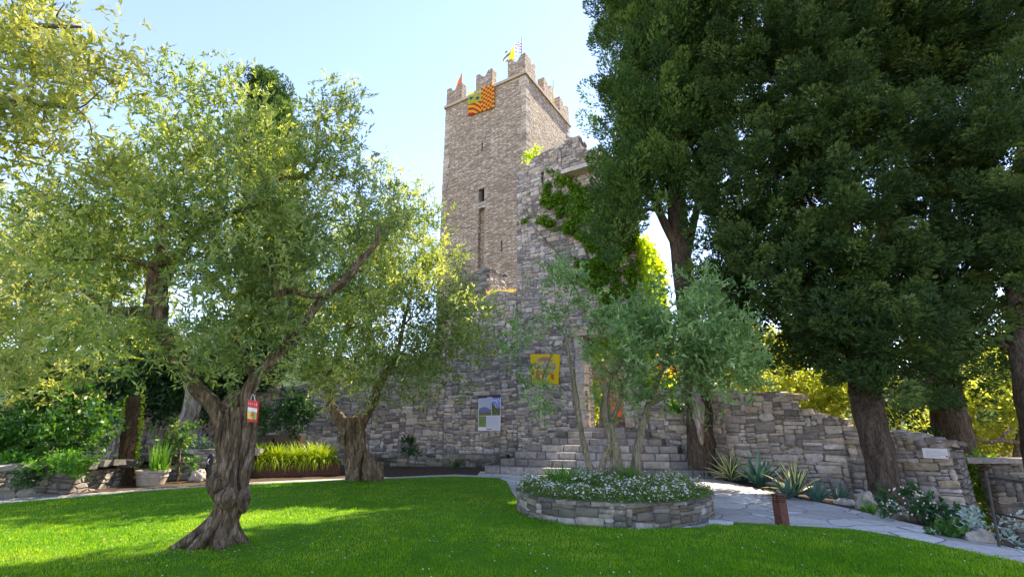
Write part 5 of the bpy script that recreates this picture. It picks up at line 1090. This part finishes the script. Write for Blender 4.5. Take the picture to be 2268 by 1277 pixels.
# ------------------------------------------------------------------ right side: agaves, shrub, bollard, rail
def agave(label, base, n, h, wd, kind, spread=1.0, seed=0):
    rg = random.Random(seed); r_ = thing('agave', label, 'agave', base, group='agaves at the foot of the boundary wall'); V = []; Fc = []; col = []
    G1 = np.array([.06, .14, .10]); G2 = np.array([.035, .10, .05]); Y_ = np.array([.62, .58, .22])
    for k in range(n):
        a = k*2.399+rg.uniform(-.2, .2); t0 = k/n; e = spread*(.12+.95*t0**.8); L = h*rg.uniform(.8, 1.1); o_ = np.array([math.cos(a), math.sin(a), 0]); s_ = np.array([-math.sin(a), math.cos(a), 0]); p = np.array(base)+o_*.04; i0 = len(V); sg_ = 9
        for j in range(sg_+1):
            t_ = j/sg_; ang = math.pi/2-e-(.35 if kind == 'v' else .12)*e*t_*2.2*(1 if t0 > .4 else .2)
            dv = o_*math.cos(ang)+np.array([0, 0, 1])*math.sin(ang); up = np.cross(s_, dv)*-1; up = up if up[2] > 0 or True else -up
            if j: p = p+dv*L/sg_
            ww = wd*(.55+1.2*t_*(1-t_)*1.6)*(1-t_**3)+.002
            nrm = np.cross(dv, s_)
            for q_ in (-1, -.6, 0, .6, 1): V.append(p+s_*ww*.5*q_-nrm*ww*.28*(q_*q_)*-1)
        for j in range(sg_):
            for q_ in range(4):
                b_ = i0+j*5+q_; Fc.append((b_, b_+1, b_+6, b_+5)); g = G1 if kind == 'g' else G2
                col.append((Y_ if (kind == 'v' and q_ in (0, 3)) else g)*rg.uniform(.85, 1.15))
    obj('leaves', V, Fc, M['agave'], r_, col=np.array(col)); return r_
def GP(px, py, dy=0): g = G(px, py); return g+(0, dy, 0)
agave('variegated agave with yellow-edged leaves, next to the bottom step and split trunk', P(1620, 1064, 15.9), 26, 1.05, .11, 'v', 1.0, 1)
agave('blue-grey agave with broad upright leaves between the two striped agaves', GP(1682, 1078), 22, 1.05, .15, 'g', .95, 2)
agave('striped agave with recurved yellow-edged leaves in the middle of the bed', GP(1762, 1098), 26, .95, .12, 'v', 1.0, 3)
agave('green agave in front of the striped one nearest the path', GP(1742, 1104), 18, .55, .10, 'g', 1.2, 4)
agave('low green agave right of the striped ones near the path', GP(1812, 1112), 18, .50, .10, 'g', 1.1, 5)
agave('small agave at the right end of the bed before the conifer trunk', GP(1862, 1112), 14, .5, .08, 'g', .9, 6)
agave('low dark agave between the first striped agave and the blue-grey one', GP(1650, 1068), 16, .45, .08, 'g', 1.2, 7)
strappy('fern', 'fresh green leafy tuft at the foot of the big conifer trunk', 'plant', GP(1945, 1138), 90, .28, .05, 1.2, 1.1, 'strap', None, .22)
b_ = GP(2065, 1165, .25); bw = bush('rose_bush', 'dark bush dotted with white flowers against the right boundary wall', 'bush', b_, [(b_+(-.15, 0, .30), np.array([.42, .3, .30])), (b_+(.35, -.15, .12), np.array([.42, .3, .24]))], 'laurel', .06, .035, 90, seed=91, gap=-.5, clump=.12)
c_ = np.concatenate([b_+np.array([-.15, 0, .30])+R.normal(0, 1, (1, 3))*0+(lambda q: q/np.linalg.norm(q, axis=1)[:, None]*np.array([.45, .33, .33]))(R.normal(size=(50, 3))-(0, .8, -.2)), b_+np.array([.35, -.15, .12])+(lambda q: q/np.linalg.norm(q, axis=1)[:, None]*np.array([.45, .33, .27]))(R.normal(size=(34, 3))-(0, .8, -.2))])
V = []
for q_ in range(8): a = 2*math.pi*q_/8; V.append(c_+np.array([math.cos(a), -.3*math.sin(a), math.sin(a)])*(.021 if q_ % 2 else .015))
o = obj('blossoms', np.stack(V, 1).reshape(-1, 3), np.arange(len(c_)*8).reshape(-1, 8), M['petal'], bw, rnd=R.random(len(c_))*.7)
b_ = P(2180, 1090, 14.2); bush('gap_shrub', 'sunlit green shrub seen through the gap at the end of the boundary wall', 'shrub', (b_[0], b_[1], -1.6), [(b_, np.array([.5, .4, .9]))], 'ivy', .10, .05, 50, seed=97, gap=-.5, clump=.15)
b_ = GP(2245, 1212, .2); bush('silver_shrub', 'silvery grey-leaved plant at the bottom right behind the railing', 'shrub', b_, [(b_+(0, 0, .25), np.array([.3, .25, .22]))], 'silver', .06, .022, 90, seed=93, gap=-.5, clump=.12)
bush('ground_cover', 'low green leaves along the path edge left of the long low rock', 'plant', GP(2120, 1195, .15), [(GP(2130, 1195, .2)+(0, 0, .05), np.array([.5, .25, .12]))], 'shrub', .05, .03, 150, seed=94, gap=-.5, clump=.08, stem=.01)
# bollard
bb = G(1734, 1166); bo = thing('bollard_light', 'square rusty steel bollard light with slotted top at the lawn edge', 'bollard', bb, rz=math.radians(18))
def lbox(parent, name, c_, s_, mat): mb = MB(); a = parent.rotation_euler.z; q_ = np.array([c_[0]*math.cos(a)-c_[1]*math.sin(a), c_[0]*math.sin(a)+c_[1]*math.cos(a), c_[2]]); mb.box(np.array(parent.location)+q_, s_, a); return mb.build(name, mat, parent)
lbox(bo, 'post_shaft', (0, 0, .20), (.155, .155, .37), M['corten'])
for k in range(4): lbox(bo, 'louvre', (0, 0, .405+k*.034), (.175 if k < 3 else .18, .175 if k < 3 else .18, .013), M['corten'])
for sx_ in (-1, 1):
    for sy_ in (-1, 1):
        mb = MB(); a = bo.rotation_euler.z; x, y = sx_*.06, sy_*.06; mb.box(bb+(x*math.cos(a)-y*math.sin(a), x*math.sin(a)+y*math.cos(a), .45), (.02, .02, .13), a); mb.build('corner_bar', M['corten'], bo)
lbox(bo, 'base_plate', (0.02, 0, .02), (.30, .24, .03), M['concrete'])
sb = G(1596, 1165); mb = MB(); mb.prism([sb[:2]+(-.17, .05), sb[:2]+(.06, -.13), sb[:2]+(.20, -.05), sb[:2]+(.0, .13)], -.02, .085); o = mb.build('stone_slab', M['slate']); meta(o, 'small pale diamond-shaped stone slab in the grass beside the round planter', 'slab')
# railing
rl = thing('iron_railing', 'thin dark iron railing with two rails leading off the right edge', 'railing', GP(2214, 1210)); Yr = GP(2214, 1210)[1]
mb = MB(); mb.tube([GP(2214, 1212), P(2183, 1042, Yr+.1)], [.018, .018], 8); mb.build('railing_post', M['iron'], rl)
for (a_, b_) in (((2187, 1055), (2300, 1072)), ((2202, 1135), (2300, 1156))): mb = MB(); mb.tube([P(*a_, Yr+.08), P(*b_, Yr-.6)], [.015, .015], 8); mb.build('rail', M['iron'], rl)
# far hills
V = []; Fc = []; nx_ = 90
for i in range(nx_+1):
    a = math.radians(-80+160*i/nx_); r0 = 900
    for j, (rr_, f) in enumerate(((700, 0), (900, .6), (1150, 1), (1600, 0))):
        hgt = (150+110*mn.noise(Vector((a*2.2, 1, 0)))+35*mn.noise(Vector((a*9, 4, j*.3))))*f; V.append((math.sin(a)*rr_, math.cos(a)*rr_, hgt-3))
for i in range(nx_):
    for j in range(3): Fc.append((i*4+j, (i+1)*4+j, (i+1)*4+j+1, i*4+j+1))
M['hill'] = plain('wooded_hill', (.06, .09, .05), .95, 0, .5, .02)
for k_ in ('hill', 'soil', 'gravel'): M[k_].node_tree.nodes['Principled BSDF'].inputs['Specular IOR Level'].default_value = .05
o = obj('hills', V, Fc, M['hill'], smooth=True); o['kind'] = 'structure'
